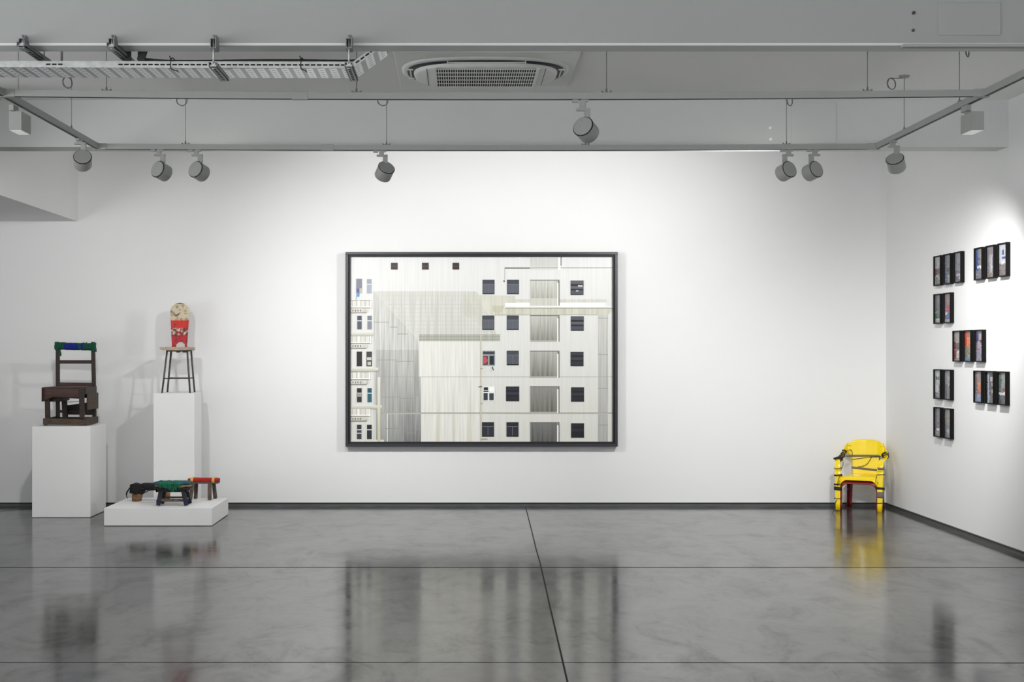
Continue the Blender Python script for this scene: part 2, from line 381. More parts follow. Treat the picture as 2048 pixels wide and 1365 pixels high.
# ------------------------------------------------------------------ ceiling air conditioner
acx = .17; ac = thing('ceiling_air_conditioner', 'white square cassette air conditioner set in the ceiling with a dark grille', 'air conditioner', (acx, 9.68, CZ))
b_ = new_bm(); box(b_, -.59, .59, -.58, .58, -.012, 0); obj('panel', b_, ACW, ac, bevel=.004)
def squircle(a, b, n=120, e=2.7):
    out = []
    for k in range(n):
        t = 2 * math.pi * k / n; c, s = math.cos(t), math.sin(t)
        out.append((a * math.copysign(abs(c) ** (2 / e), c), b * math.copysign(abs(s) ** (2 / e), s)))
    return out
def sq3(a, b, z, e=2.7): return [Vector((x, y + .01, z)) for x, y in squircle(a, b, 120, e)]
b_ = new_bm(); loft(b_, [sq3(.56, .46, -.010), sq3(.54, .435, -.024), sq3(.525, .42, -.026)]); obj('raised_rim', b_, ACW, ac)
b_ = new_bm(); loft(b_, [sq3(.522, .415, -.022), sq3(.520, .413, -.030), sq3(.49, .385, -.034)]); obj('air_outlet_ring', b_, ACD, ac)
b_ = new_bm(); loft(b_, [sq3(.478, .372, -.028), sq3(.478, .372, -.040), sq3(.470, .366, -.056), sq3(.45, .352, -.064, 3), sq3(.30, .25, -.0645, 3)]); obj('cover', b_, ACW, ac)
for s in (-1, 1):
    for ax in (0, 1):
        b_ = new_bm()
        if ax: a0, a1 = (s * .498, -.14, -.036), (s * .498, .16, -.036)
        else: a0, a1 = (-.25, s * .395 + .01, -.037), (.25, s * .395 + .01, -.037)
        bar(b_, a0, a1, .010, .005)
        for e in (a0, a1):
            if ax: bar(b_, (e[0] - .020, e[1], e[2]), (e[0] + .020, e[1], e[2]), .008, .010)
            else: bar(b_, (e[0], e[1] - .018, e[2]), (e[0], e[1] + .018, e[2]), .008, .010)
        obj('louvre', b_, ACW, ac, bevel=.001)
gy0, gy1 = -.325, .300
b_ = new_bm(); box(b_, -.325, .325, gy0, gy1, -.0665, -.064); obj('filter', b_, ACG, ac)
b_ = new_bm()
for i in range(43): x = -.325 + .65 * i / 42; box(b_, x - .0024, x + .0024, gy0, gy1, -.0700, -.066)
for i in range(6): y = gy0 + (gy1 - gy0) * i / 5; box(b_, -.325, .325, y - .005, y + .005, -.0710, -.0665)
for s in (-1, 1): box(b_, s * .335 - .010, s * .335 + .010, gy0 - .01, gy1 + .01, -.071, -.064)
obj('grille', b_, ACW, ac)
for s in (-1, 1):
    b_ = new_bm(); box(b_, s * .385 - .002, s * .385 + .002, gy0 + .01, gy1 - .02, -.0655, -.0635); obj('seam', b_, ACD, ac)

# ------------------------------------------------------------------ cable tray, struts and cables
def tray_material():
    m = bpy.data.materials.new('perforated_tray_base'); m.use_nodes = True; nt = m.node_tree; b = nt.nodes['Principled BSDF']; L = nt.links.new
    b.inputs['Metallic'].default_value = .7; b.inputs['Roughness'].default_value = .35
    tc = nt.nodes.new('ShaderNodeTexCoord'); sp = nt.nodes.new('ShaderNodeSeparateXYZ'); L(tc.outputs['Object'], sp.inputs[0])
    def mth(op, a, b2=None, c=None):
        n = nt.nodes.new('ShaderNodeMath'); n.operation = op
        for i, v in enumerate((a, b2, c)):
            if v is None: continue
            if isinstance(v, (int, float)): n.inputs[i].default_value = v
            else: L(v, n.inputs[i])
        return n.outputs[0]
    cell = .064
    u = mth('PINGPONG', mth('ADD', sp.outputs[0], 40), cell / 2)          # 0..cell/2
    v = mth('PINGPONG', mth('ADD', sp.outputs[1], 40), .0275)
    dark = mth('MULTIPLY', mth('GREATER_THAN', u, cell / 2 - .0085), mth('GREATER_THAN', v, .0275 - .006))
    band = mth('LESS_THAN', u, .012)
    mx = nt.nodes.new('ShaderNodeMixRGB'); mx.inputs[1].default_value = srgb(232, 236, 238); mx.inputs[2].default_value = srgb(150, 153, 154); L(band, mx.inputs[0])
    m2 = nt.nodes.new('ShaderNodeMixRGB'); L(dark, m2.inputs[0]); L(mx.outputs[0], m2.inputs[1]); m2.inputs[2].default_value = srgb(20, 20, 22)
    L(m2.outputs[0], b.inputs['Base Color'])
    return m
TRAYM = tray_material()
ty0, ty1, tz = 7.66, 7.93, 1.5
tray = thing('cable_tray', 'galvanised perforated cable tray running below the near ceiling beam', 'cable tray', (0, 0, 0))
zL, zR = 1.5 + 568 * 7.66 / F, 1.5 + 568 * 7.66 / F - .006
xL, xR = -3.0, P(706, 0, 7.66).x
def tray_piece(a, b, yb):
    # a,b: points on the near lower edge; yb depth offset
    b_ = new_bm(); a, b = Vector(a), Vector(b); o = Vector((0, yb, 0)); h = Vector((0, 0, .034))
    def quad(p, n, t, mi=0):
        vs = [b_.verts.new(q) for q in p] + [b_.verts.new(q + n * t) for q in p]
        for f in ((0, 1, 2, 3), (7, 6, 5, 4), (0, 4, 5, 1), (1, 5, 6, 2), (2, 6, 7, 3), (3, 7, 4, 0)): b_.faces.new([vs[i] for i in f]).material_index = mi
    return b_, a, b, o, h, quad
for (a, b) in (((xL, ty0, zL), (xR, ty0, zR)), ((xR, ty0, zR), (xR + .17, ty0, zR + .125))):
    b_, A, B, o, h, quad = tray_piece(a, b, ty1 - ty0)
    n = 1
    quad([A, B, B + o, A + o], Vector((0, 0, 1)), .0015); ob = obj('tray_base', b_, TRAYM, tray)
    b_, A, B, o, h, quad = tray_piece(a, b, ty1 - ty0)
    quad([A + o, B + o, B + o + h, A + o + h], Vector((0, -1, 0)), .0015); obj('side_rail', b_, [GALV, HOLE], tray)
    b_, A, B, o, h, quad = tray_piece(a, b, ty1 - ty0); quad([A, B, B + h, A + h], Vector((0, 1, 0)), .0015)
    bar(b_, A + h, B + h, .008, .004)
    d = (B - A); Ln = d.length; d.normalize(); k = .03
    while k < Ln - .02:
        if (B.x > xR + .01) or (A + d * k).x > -1.80 or abs((A + d * k).x + 2.15) < .05:
            c = A + d * k + h * .55 + Vector((0, -.0006, 0)); bar(b_, c - d * .012, c + d * .012, .001, .008, mi=1)
        k += .0318
    obj('side_rail', b_, [GALV, HOLE], tray)
# struts hanging beneath / above
def strut(pxn, pyn, pxf, dn, df, z, rod_top_py, label, farrod=True):
    xn = (pxn - VX) / F * dn
    t = thing('strut_channel', label, 'strut', (xn, dn, z), 0, 'struts across the cable tray')
    Lh = df - dn; b_ = new_bm(); w, h, tk = .041, .024, .003
    box(b_, -w / 2, w / 2, 0, Lh, 0, tk); box(b_, -w / 2, -w / 2 + tk, 0, Lh, 0, h); box(b_, w / 2 - tk, w / 2, 0, Lh, 0, h)
    box(b_, -w / 2, -w / 2 + .010, 0, Lh, h - tk, h); box(b_, w / 2 - .010, w / 2, 0, Lh, h - tk, h)
    y = .03
    while y < Lh - .03:
        box(b_, -.006, .006, y - .012, y + .012, -.0006, 0, 1); y += .045
    obj('channel', b_, [GALVD, HOLE], t)
    ztop = 1.5 + (VY - rod_top_py) / F * dn - z
    b_ = new_bm(); cyl(b_, (0, .03, 0), (0, .03, ztop), .0045, 8); obj('threaded_rod', b_, GALV, t)
    b_ = new_bm(); box(b_, -.016, .016, .012, .048, tk, .012); box(b_, -.010, .010, .02, .04, .012, .02); cyl(b_, (0, .03, -.006), (0, .03, 0), .009, 6); obj('nut_plate', b_, GALV, t)
    # clamp on the face of the beam
    b_ = new_bm(); yb = 7.513 - dn
    box(b_, -.016, -.011, .012, yb, ztop - .055, ztop - .012); box(b_, .011, .016, .012, yb, ztop - .055, ztop - .012)
    box(b_, -.016, .016, .012, yb, ztop - .012, ztop - .007); box(b_, -.016, .016, .012, yb, ztop - .060, ztop - .055)
    cyl(b_, (0, .03, ztop - .01), (0, .03, ztop + .012), .008, 6); box(b_, -.008, .013, .045, yb, ztop - .006, ztop + .016)
    obj('beam_clamp', b_, GALVD, t, bevel=.001)
    if farrod:
        b_ = new_bm(); cyl(b_, (0, Lh - .03, 0), (0, Lh - .03, CZ - z), .0045, 8); obj('threaded_rod', b_, GALV, t)
zs = zL - .002
strut(41, 0, 0, 7.42, 7.97, 1.5 + 611 * 7.42 / F, 72, 'grey strut channel across the cable tray, the leftmost of four', False)
strut(221, 0, 0, 7.42, 7.97, 1.5 + 609 * 7.42 / F, 72, 'grey strut channel just left of the upright dark duct straps', False)
strut(425, 0, 0, 7.40, 7.80, zs - .045, 72, 'hanging strut channel carrying the middle of the cable tray', False)
strut(697, 0, 0, 7.40, 7.80, zs - .045, 72, 'hanging strut channel beside the upward bend of the cable tray', False)
# cables on the tray
def cable(name, pts, r, label, cat='cable', flat=1.0, k=6):
    b_ = new_bm(); tube(b_, smoothpts(pts, k), r, 10, flat=flat); return tag(obj(name, b_, CABLE), label, cat)
cz_ = zR + .034
cable('black_cable', [P(283, 60, 7.74), P(279, 100, 7.74), P(281, 117, 7.74), P(300, 120, 7.74), P(340, 123, 7.74), P(420, 123, 7.74), P(520, 121.5, 7.74), P(600, 121.5, 7.74), P(700, 122.5, 7.74), P(722, 116, 7.74), P(741, 103, 7.74), P(752, 88, 7.74)], .0085,
      'thick black cable lying along the top of the cable tray')
b_ = new_bm(); a = P(255.5, 60, 7.72); c = P(255.5, 127, 7.72); bar(b_, a, c, .036, .016, up=(0, 1, 0)); tag(obj('duct_strap', b_, CABLE, bevel=.004), 'flat black duct strap dropping straight into the cable tray', 'duct')
b_ = new_bm()
pts = [P(292, 70, 7.72), P(288, 100, 7.72), P(282, 118, 7.72), P(285, 124, 7.72)]
loft(b_, [rrect(p, (1, 0, 0), (0, 1, 0), .044, .014) for p in pts]); tag(obj('duct_strap', b_, CABLE), 'flat black duct strap curving to the right into the cable tray', 'duct')
b_ = new_bm(); a = P(123.5, 60, 7.75); c = P(123.5, 125, 7.75); cyl(b_, a, c, .006, 10); tag(obj('conduit', b_, GALVD), 'thin grey conduit dropping into the left end of the cable tray', 'pipe')
b_ = new_bm(); a = P(88.5, 60, 7.75); c = P(88.5, 122, 7.75); cyl(b_, a, c, .0035, 8); tag(obj('threaded_rod_hanger', b_, GALVD), 'thin steel hanger rod just right of the leftmost strut channel', 'rod')
for px, lb in ((342, 'black zip tie around the tray rail, left one'), (602, 'black zip tie around the tray rail, right one')):
    p = P(px, 125, 7.655); b_ = new_bm(); rp = [(p.x, 7.648, p.z - .03), (p.x + .004, 7.648, p.z + .02), (p.x + .002, 7.76, p.z + .03), (p.x + .012, 7.80, p.z - .02), (p.x + .02, 7.70, p.z - .036)]
    tube(b_, smoothpts(rp, 5, True), .0028, 6, True); tube(b_, [(p.x, 7.648, p.z + .01), (p.x - .004, 7.64, p.z + .032)], .003, 6)
    obj('zip_tie', b_, CABLE, tray, label=lb)

# ------------------------------------------------------------------ large framed picture
PX0, PX1, PY0, PY1 = 691.0, 1235.6, 504.2, 894.0
pd = BW - .085
a, c = P(PX0, PY0, pd), P(PX1, PY1, pd)
pic = thing('framed_picture', 'very large framed picture of a pale tower block facade on the back wall', 'picture', ((a.x + c.x) / 2, BW, c.z))
W_, H_ = c.x - a.x, a.z - c.z; bw = .0255; rb = .020
b_ = new_bm(); d0 = -.085
for (x0, x1, z0, z1) in ((-W_ / 2, W_ / 2, H_ - bw, H_), (-W_ / 2, W_ / 2, 0, bw), (-W_ / 2, -W_ / 2 + bw, bw, H_ - bw), (W_ / 2 - bw, W_ / 2, bw, H_ - bw)):
    box(b_, x0, x1, d0, 0, z0, z1)
obj('frame', b_, FRAME, pic, bevel=.002)
b_ = new_bm(); x_, z_ = W_ / 2 - bw, bw
for (x0, x1, z0, z1) in ((-x_, x_, H_ - bw - rb, H_ - bw), (-x_, x_, bw, bw + rb), (-x_, -x_ + rb, bw + rb, H_ - bw - rb), (x_ - rb, x_, bw + rb, H_ - bw - rb)):
    box(b_, x0, x1, d0 + .022, -.01, z0, z1)
obj('rebate', b_, FRAMEK, pic)
def print_material(name, sx=60, sz=2.0, amt=.5, rough=.35):
    m = bpy.data.materials.new(name); m.use_nodes = True; nt = m.node_tree; b = nt.nodes['Principled BSDF']; L = nt.links.new
    ca = nt.nodes.new('ShaderNodeVertexColor'); ca.layer_name = 'ink'
    tc = nt.nodes.new('ShaderNodeTexCoord'); mp = nt.nodes.new('ShaderNodeMapping'); mp.inputs['Scale'].default_value = (sx, 1, sz); L(tc.outputs['Object'], mp.inputs[0])
    n = nt.nodes.new('ShaderNodeTexNoise'); n.inputs['Scale'].default_value = 1; n.inputs['Detail'].default_value = 5; L(mp.outputs[0], n.inputs['Vector'])
    r = nt.nodes.new('ShaderNodeMapRange'); r.inputs['From Min'].default_value = .35; r.inputs['From Max'].default_value = .65; r.inputs['To Min'].default_value = 1 - amt; r.inputs['To Max'].default_value = 1.05; L(n.outputs['Fac'], r.inputs['Value'])
    mx = nt.nodes.new('ShaderNodeMixRGB'); mx.blend_type = 'MULTIPLY'; L(ca.outputs['Alpha'], mx.inputs[0]); L(ca.outputs['Color'], mx.inputs[1]); L(r.outputs[0], mx.inputs[2])
    L(mx.outputs[0], b.inputs['Base Color']); b.inputs['Roughness'].default_value = rough; b.inputs['Specular IOR Level'].default_value = .3
    return m
PRINT = print_material('facade_print')
class Ink:
    """flat printed picture: coplanar colour patches, each a hair in front of the last"""
    def __init__(s): s.bm = new_bm(); s.cl = s.bm.loops.layers.float_color.new('ink'); s.n = 0
    def poly(s, pts, cols, al=0):
        s.n += 1; y = -.00002 * s.n
        vs = [s.bm.verts.new((p[0], y, p[1])) for p in pts]; f = s.bm.faces.new(vs)
        if not isinstance(cols[0], (tuple, list)): cols = [cols] * len(pts)
        als = al if isinstance(al, (tuple, list)) else [al] * len(pts)
        for l, c_, a_ in zip(f.loops, cols, als):
            k = srgb(*c_); l[s.cl] = (k[0], k[1], k[2], a_)
pp = BW - .032
ink = Ink()
zs_ = F / pp
def Q(px, py): return ((px - VX) / zs_ - (a.x + c.x) / 2, 1.5 + (VY - py) / zs_ - c.z)
def R(x0, y0, x1, y1, col, al=0): ink.poly([Q(x0, y1), Q(x1, y1), Q(x1, y0), Q(x0, y0)], col, al)
def RG(x0, y0, x1, y1, ct, cb, al=0): ink.poly([Q(x0, y1), Q(x1, y1), Q(x1, y0), Q(x0, y0)], [cb, cb, ct, ct], al)
def PL(pts, col, al=0): ink.poly([Q(*p) for p in pts][::-1], col, al)
WHT = (238, 238, 236); CRM = (232, 231, 224)
RG(695, 508, 1232, 890, (231, 231, 230), (220, 220, 212), .12)
# stained concrete panels
PL([(747, 583), (838, 683), (838, 890), (747, 890)], (214, 214, 209), .6)
PL([(747, 583), (952, 583), (1000, 683), (838, 683)], (217, 217, 211), .4)
PL([(928, 590), (952, 583), (985, 625), (985, 668), (945, 640), (928, 630)], (214, 213, 203), .4)
PL([(952, 590), (1030, 592), (1030, 632), (980, 632), (962, 610)], (218, 217, 204), .35)
R(838, 669, 1000, 683, (190, 191, 180), .6)
R(840, 683, 962, 890, (233, 232, 225), .25)
for i, yy in enumerate((592, 600, 609, 617, 625, 634, 642, 650, 658, 664)):
    x0 = 752 + (yy - 583) * .9; R(x0, yy, 952 + (yy - 583) * .45, yy + .9, (198, 198, 190))
for i in range(16):
    xx = 775 + i * 13 + (i % 3) * 3; y0 = 588 + (i % 5) * 14; R(xx, y0, xx + .9, y0 + 13, (204, 204, 196))
for i in range(9): x_0 = 930 + i * 2.6; R(x_0, 594 + i * 3, x_0 + .8, 632, (196, 195, 180))
for i in range(8): R(700 + 248, 672 + i * .1, 701 + 248, 683, (180, 180, 168))
for yy in (673.5, 679): R(838, yy, 1000, yy + 1, (150, 152, 140))
for i in range(12): R(850 + i * 12.4, 669, 850.8 + i * 12.4, 683, (165, 166, 150))
RG(752, 700, 838, 890, (200, 200, 195), (160, 161, 159), .65)
RG(808, 755, 842, 850, (190, 190, 186), (158, 159, 157), .75)
RG(806, 850, 842, 890, (160, 161, 159), (132, 133, 132), .8)
RG(774, 828, 808, 890, (182, 183, 180), (155, 156, 154), .7)
R(774, 828, 775.6, 890, (226, 226, 220))
for (x0, x1, yy) in ((748, 778, 644), (780, 795, 654), (795, 815, 668), (754, 790, 720), (790, 826, 722.5), (762, 800, 794), (800, 828, 796.5), (828, 842, 790), (770, 796, 857), (798, 812, 862), (812, 830, 866), (828, 842, 858)):
    R(x0, yy, x1, yy + 1.3, (150, 151, 148))
# warm stains on the plain wall
for (x0, x1) in ((872, 879), (905, 909), (935, 943)): RG(x0, 760, x1, 890, (231, 230, 223), (220, 218, 200), .3)
# right stained band, beams
R(1196, 615, 1216, 890, (206, 206, 200), .45); RG(1196, 700, 1216, 890, (206, 206, 201), (182, 182, 179), .45)
for yy in (636, 709, 776.5, 850): R(1196, yy, 1216, yy + 1.2, (150, 150, 146))
PL([(1010, 616), (1230, 616), (1214, 632), (1196, 630), (1010, 630)], (212, 211, 196), .4)
R(1010, 599, 1214, 605, (216, 215, 206), .3); R(1010, 606, 1210, 613, (246, 246, 243)); R(985, 613.5, 1232, 615.6, (250, 250, 247))
R(1010, 616, 1226, 617.4, (140, 139, 128)); R(990, 629.5, 1195, 631, (176, 174, 160))
PL([(985, 612), (1010, 612), (998, 630), (985, 622)], (205, 202, 180), .3)
# long joints
R(762, 754, 1226, 755, (160, 160, 152)); R(762, 825.5, 1226, 827.6, (166, 164, 154)); R(770, 827.6, 1226, 828.4, (206, 204, 192))
# upper right ledge
R(1009, 535, 1060, 538, (130, 130, 126)); R(1060, 535.5, 1226, 536.8, (130, 130, 126)); R(1009, 535, 1010, 560, (170, 170, 164)); R(1060, 516, 1116, 534, (212, 212, 208), .2); R(1060, 537, 1120, 541, (220, 220, 216))
R(1121, 514, 1123, 532, (120, 120, 116)); R(1116, 514, 1121, 541, (242, 242, 238)); R(1007, 561, 1009.4, 564.5, (60, 60, 64))
# stair-well openings with concrete inside
tone = [((216, 216, 208), (186, 185, 172)), ((205, 204, 196), (158, 157, 148)), ((186, 186, 180), (142, 142, 132)), ((150, 150, 145), (128, 127, 118)), ((124, 124, 123), (104, 104, 102))]
for i, (y0, y1) in enumerate(((560, 612), (631, 684), (702, 756), (773, 827), (845, 890))):
    R(1060, y0, 1119, y1 + (0 if i < 4 else 0), (196, 196, 188) if i < 2 else (160, 160, 154))
    RG(1061, y0 + 1.5, 1114, y1, tone[i][0], tone[i][1], .5)
    for k_ in range(5):
        xs_ = 1064 + k_ * 9.5; RG(xs_, y0 + 10, xs_ + 4, y1 - 2, tone[i][0], tuple(max(0, v - 16) for v in tone[i][1]), .7)
    R(1060, y0, 1119, y0 + 1.6, (112, 112, 108)); R(1119 - 3.2, y0 + 2, 1119, y1, (112, 112, 104)); R(1114, y0 + 6, 1117, y1, (240, 239, 232))
    if 0 < i < 4: R(1061, y1 - 3, 1114, y1, (176, 176, 168))
R(1061, 597, 1114, 612, (212, 211, 201), .3); R(1114.5, 597, 1117, 613, (244, 243, 238))
# windows
def casement(x, y, w=24, h=29, c1=(92, 96, 106), c2=(66, 70, 80)):
    R(x, y, x + w, y + h, (40, 42, 48)); R(x + 1, y + 1, x + w - 1, y + 8, c2); R(x + 1, y + 9, x + w / 2 - .7, y + h - 2, c1); R(x + w / 2 + .7, y + 9, x + w - 1, y + h - 2, c1)
    R(x + 1, y + 8.2, x + w - 1, y + 9, (120, 122, 128)); R(x + w / 2 - .5, y + 9, x + w / 2 + .5, y + h - 2, (116, 118, 122)); R(x + 2, y + h - 2.2, x + w - 2, y + h - 1, (24, 25, 28))
def louvre(x, y, w=26, h=29, c1=(64, 68, 76)):
    R(x, y, x + w, y + h, (26, 27, 32)); R(x + .6, y + 1, x + w - .6, y + 7, c1); R(x + .2, y + 11, x + w - .2, y + 16.5, tuple(v + 8 for v in c1)); R(x + .6, y + 20, x + w - .6, y + 27, tuple(max(v - 8, 0) for v in c1))
casement(965, 560); casement(1014, 560); casement(964.5, 631.5); casement(1013.5, 631.5); casement(1013.5, 702, c1=(82, 86, 96))
louvre(1141, 561.5, c1=(84, 88, 96)); louvre(1141.5, 633, c1=(80, 84, 94)); louvre(1141, 704, c1=(48, 54, 62)); louvre(1142, 775, c1=(40, 42, 50)); louvre(1142, 847, c1=(32, 34, 40)); louvre(1012, 773.5, 26.5, 29.5, (40, 44, 54))
casement(964, 845, c1=(44, 46, 56), c2=(38, 40, 46)); casement(1013, 845, c1=(40, 42, 52), c2=(34, 36, 42))
R(1156, 571, 1165, 574, (200, 202, 204)); R(1152, 581.5, 1157, 583, (250, 250, 250))
# third and fourth floor odd windows
R(965, 702, 990, 732, (150, 156, 160)); R(966, 703.5, 989, 709, (58, 62, 70)); R(966.5, 712.5, 975.5, 730, (40, 38, 42)); PL([(967, 714), (973, 714), (975, 722), (973, 728), (967, 728)], (196, 74, 84)); R(979, 712, 988, 730, (34, 36, 42))
PL([(983, 734), (985, 734), (988, 741), (986, 741)], (50, 50, 52)); R(980, 737, 982, 744, (210, 210, 205))
R(966, 773, 990, 802, (232, 234, 232)); R(967.5, 775, 976, 781, (28, 34, 44)); R(967, 782, 977, 784.5, (30, 32, 34)); R(967, 786.5, 975.5, 801, (50, 56, 64)); R(978.5, 787, 987.5, 801, (58, 64, 72)); R(979.5, 775, 988, 783.5, (252, 252, 248))
# drain pipes left of them
R(961, 670, 963, 890, (214, 210, 192)); R(960.4, 672, 961, 890, (182, 178, 160)); PL([(956, 774), (964, 772), (964, 775), (958, 775.5)], (120, 112, 96)); R(962, 877, 975, 880, (176, 172, 160))
for yy in (737, 807): R(961, yy, 965.5, yy + 1.2, (150, 142, 122))
# small vents at the top
for x in (782, 844, 905): R(x, 526, x + 13.4, 539.6, (58, 44, 46)); R(x + 1, 532.5, x + 12, 533.3, (100, 88, 90))
# left column of windows and balconies
def slim(x, y, w=10, h=28, c=(96, 100, 116), top=True):
    R(x - .6, y - .6, x + w + .6, y + h + .6, (206, 208, 210)); R(x, y, x + w, y + h, c)
    if top: R(x, y + 9, x + w, y + 11, (214, 216, 218)); R(x, y, x + w, y + 9, tuple(max(0, v - 12) for v in c))
R(701, 880, 768, 890, (222, 221, 212), .2)
slim(712.5, 558, 11.5, 28, (128, 130, 142), False); slim(734, 559, 9, 28, (168, 172, 182)); slim(714.5, 632, 9, 27, (84, 88, 98)); slim(735, 632, 8.5, 27, (134, 138, 148))
R(713.5, 703.5, 724, 733, (38, 34, 38)); R(733, 703.5, 744, 733, (66, 66, 68)); R(734, 715, 743, 721, (200, 200, 196)); R(735, 724, 742, 731, (190, 188, 180))
slim(714, 777, 9.5, 28, (46, 46, 48)); R(713, 787, 724, 794, (152, 150, 142)); slim(735, 777, 8.5, 28, (48, 96, 110)); slim(714, 850, 9, 29, (58, 62, 70)); R(714, 866, 723, 868, (210, 212, 212)); slim(734, 850, 9.5, 29, (42, 44, 46))
# clothes drying outside
R(713, 578, 719.5, 588, (84, 96, 150)); PL([(713.5, 586), (720, 586), (717, 600), (712, 600)], (110, 146, 190)); PL([(714, 594), (718, 594), (717.5, 600), (713, 600)], (220, 228, 236)); R(719, 577, 724, 587, (192, 184, 170))
for (yb, tw) in ((601, 744), (672, 743), (744.5, 741), (817.5, 741)):
    R(700, yb + 14, tw, yb + 16, (150, 147, 138)); R(700, yb, tw, yb + 1, (160, 158, 148)); R(700, yb + 1, tw, yb + 14, (226, 225, 216), .3)
    for k_ in range(5): R(704 + k_ * 8.6, yb + 1, 705.2 + k_ * 8.6, yb + 14, (182, 178, 166))
    R(716.5, yb, 718.5, yb + 15, (246, 246, 242)); R(tw - 3, yb, tw - 1.2, yb + 16, (244, 243, 238)); R(700, yb + 12.5, tw, yb + 14.5, (246, 246, 242)); R(702, yb + 18, 736, yb + 24, (214, 212, 202), .4); R(701, yb + 24.5, 733, yb + 26, (146, 143, 134))
    for k_ in range(4): R(705 + k_ * 5, yb + 19, 707 + k_ * 5, yb + 22.5, (110, 107, 98))
for (y_, x1_) in ((665, 747), (736, 757), (811, 764)): RG(700, y_, x1_, y_ + 7.5, (224, 223, 214), (182, 179, 168))
RG(755, 755, 761, 890, (228, 226, 214), (212, 208, 178), .4)
o = obj('print', ink.bm, PRINT, pic, (0, -.032, 0), recalc=False)
bm_fix = o.data
b_ = new_bm(); box(b_, -W_ / 2 + .01, W_ / 2 - .01, -.030, -.004, .01, H_ - .01); obj('backing_board', b_, FRAMEK, pic)

# ------------------------------------------------------------------ small framed photographs on the right wall
SMALL = print_material('small_photo_print', 40, 30, .35, .25)
FW, FH, FD = .178, .256, .035
def small_frame(dfar, ztop, k, patches, label, group):
    y = dfar - k * .2525 - FW / 2
    t = thing('picture_frame', label, 'picture frame', (RW, y, ztop - FH), -math.pi / 2, group)
    # local: x along the wall towards the far corner is -x ... front faces local -y
    b_ = new_bm(); w = .009
    for (x0, x1, z0, z1) in ((-FW / 2, FW / 2, FH - w, FH), (-FW / 2, FW / 2, 0, w), (-FW / 2, -FW / 2 + w, w, FH - w), (FW / 2 - w, FW / 2, w, FH - w)):
        box(b_, x0, x1, -FD, 0, z0, z1)
    obj('frame', b_, BLACKF, t, bevel=.001)
    i_ = Ink(); w0, h0 = FW / 2 - w, FH - w
    for (u0, v0, u1, v1, c_) in patches:      # u 0..1 left to right, v 0..1 top to bottom
        x0, x1 = -w0 + u0 * 2 * w0, -w0 + u1 * 2 * w0; z1_, z0_ = h0 - v0 * (h0 - w), h0 - v1 * (h0 - w)
        gm = sum(c_) / 3; c_ = tuple(v * .78 + gm * .22 for v in c_); c2 = tuple(max(0, v - 14) for v in c_)
        i_.poly([(x0, z0_), (x1, z0_), (x1, z1_), (x0, z1_)], [c2, c2, c_, c_], .6)
    rn = random.Random(label)
    for _ in range(46):
        u0, v0 = rn.uniform(0, .9), rn.betavariate(2.2, 1.3) * .95; du, dv = rn.uniform(.03, .22), rn.uniform(.008, .06)
        bc = [p for p in patches if p[0] <= u0 <= p[2] and p[1] <= v0 <= p[3]][-1][4]; k_ = rn.uniform(-34, 34)
        cc = tuple(min(235, max(20, v + k_ + rn.uniform(-8, 8))) for v in bc)
        x0, x1 = -w0 + u0 * 2 * w0, -w0 + min(1, u0 + du) * 2 * w0; z1_, z0_ = h0 - v0 * (h0 - w), h0 - min(1, v0 + dv) * (h0 - w); sk = rn.uniform(-.004, .004)
        i_.poly([(max(-w0, x0), z0_), (x1, z0_), (min(w0, x1 + sk), z1_), (max(-w0, x0 + sk), z1_)], cc, .5)
    obj('photograph', i_.bm, SMALL, t, (0, -FD + .014, 0), recalc=False)
    b_ = new_bm(); box(b_, -w0 - .001, w0 + .001, -FD + .015, -.002, w - .001, h0 + .001); obj('backing_board', b_, BLACKF, t)
G1, G2, G3 = (150, 152, 158), (112, 114, 122), (186, 188, 192)
full = lambda c_: (0, 0, 1, 1, c_)
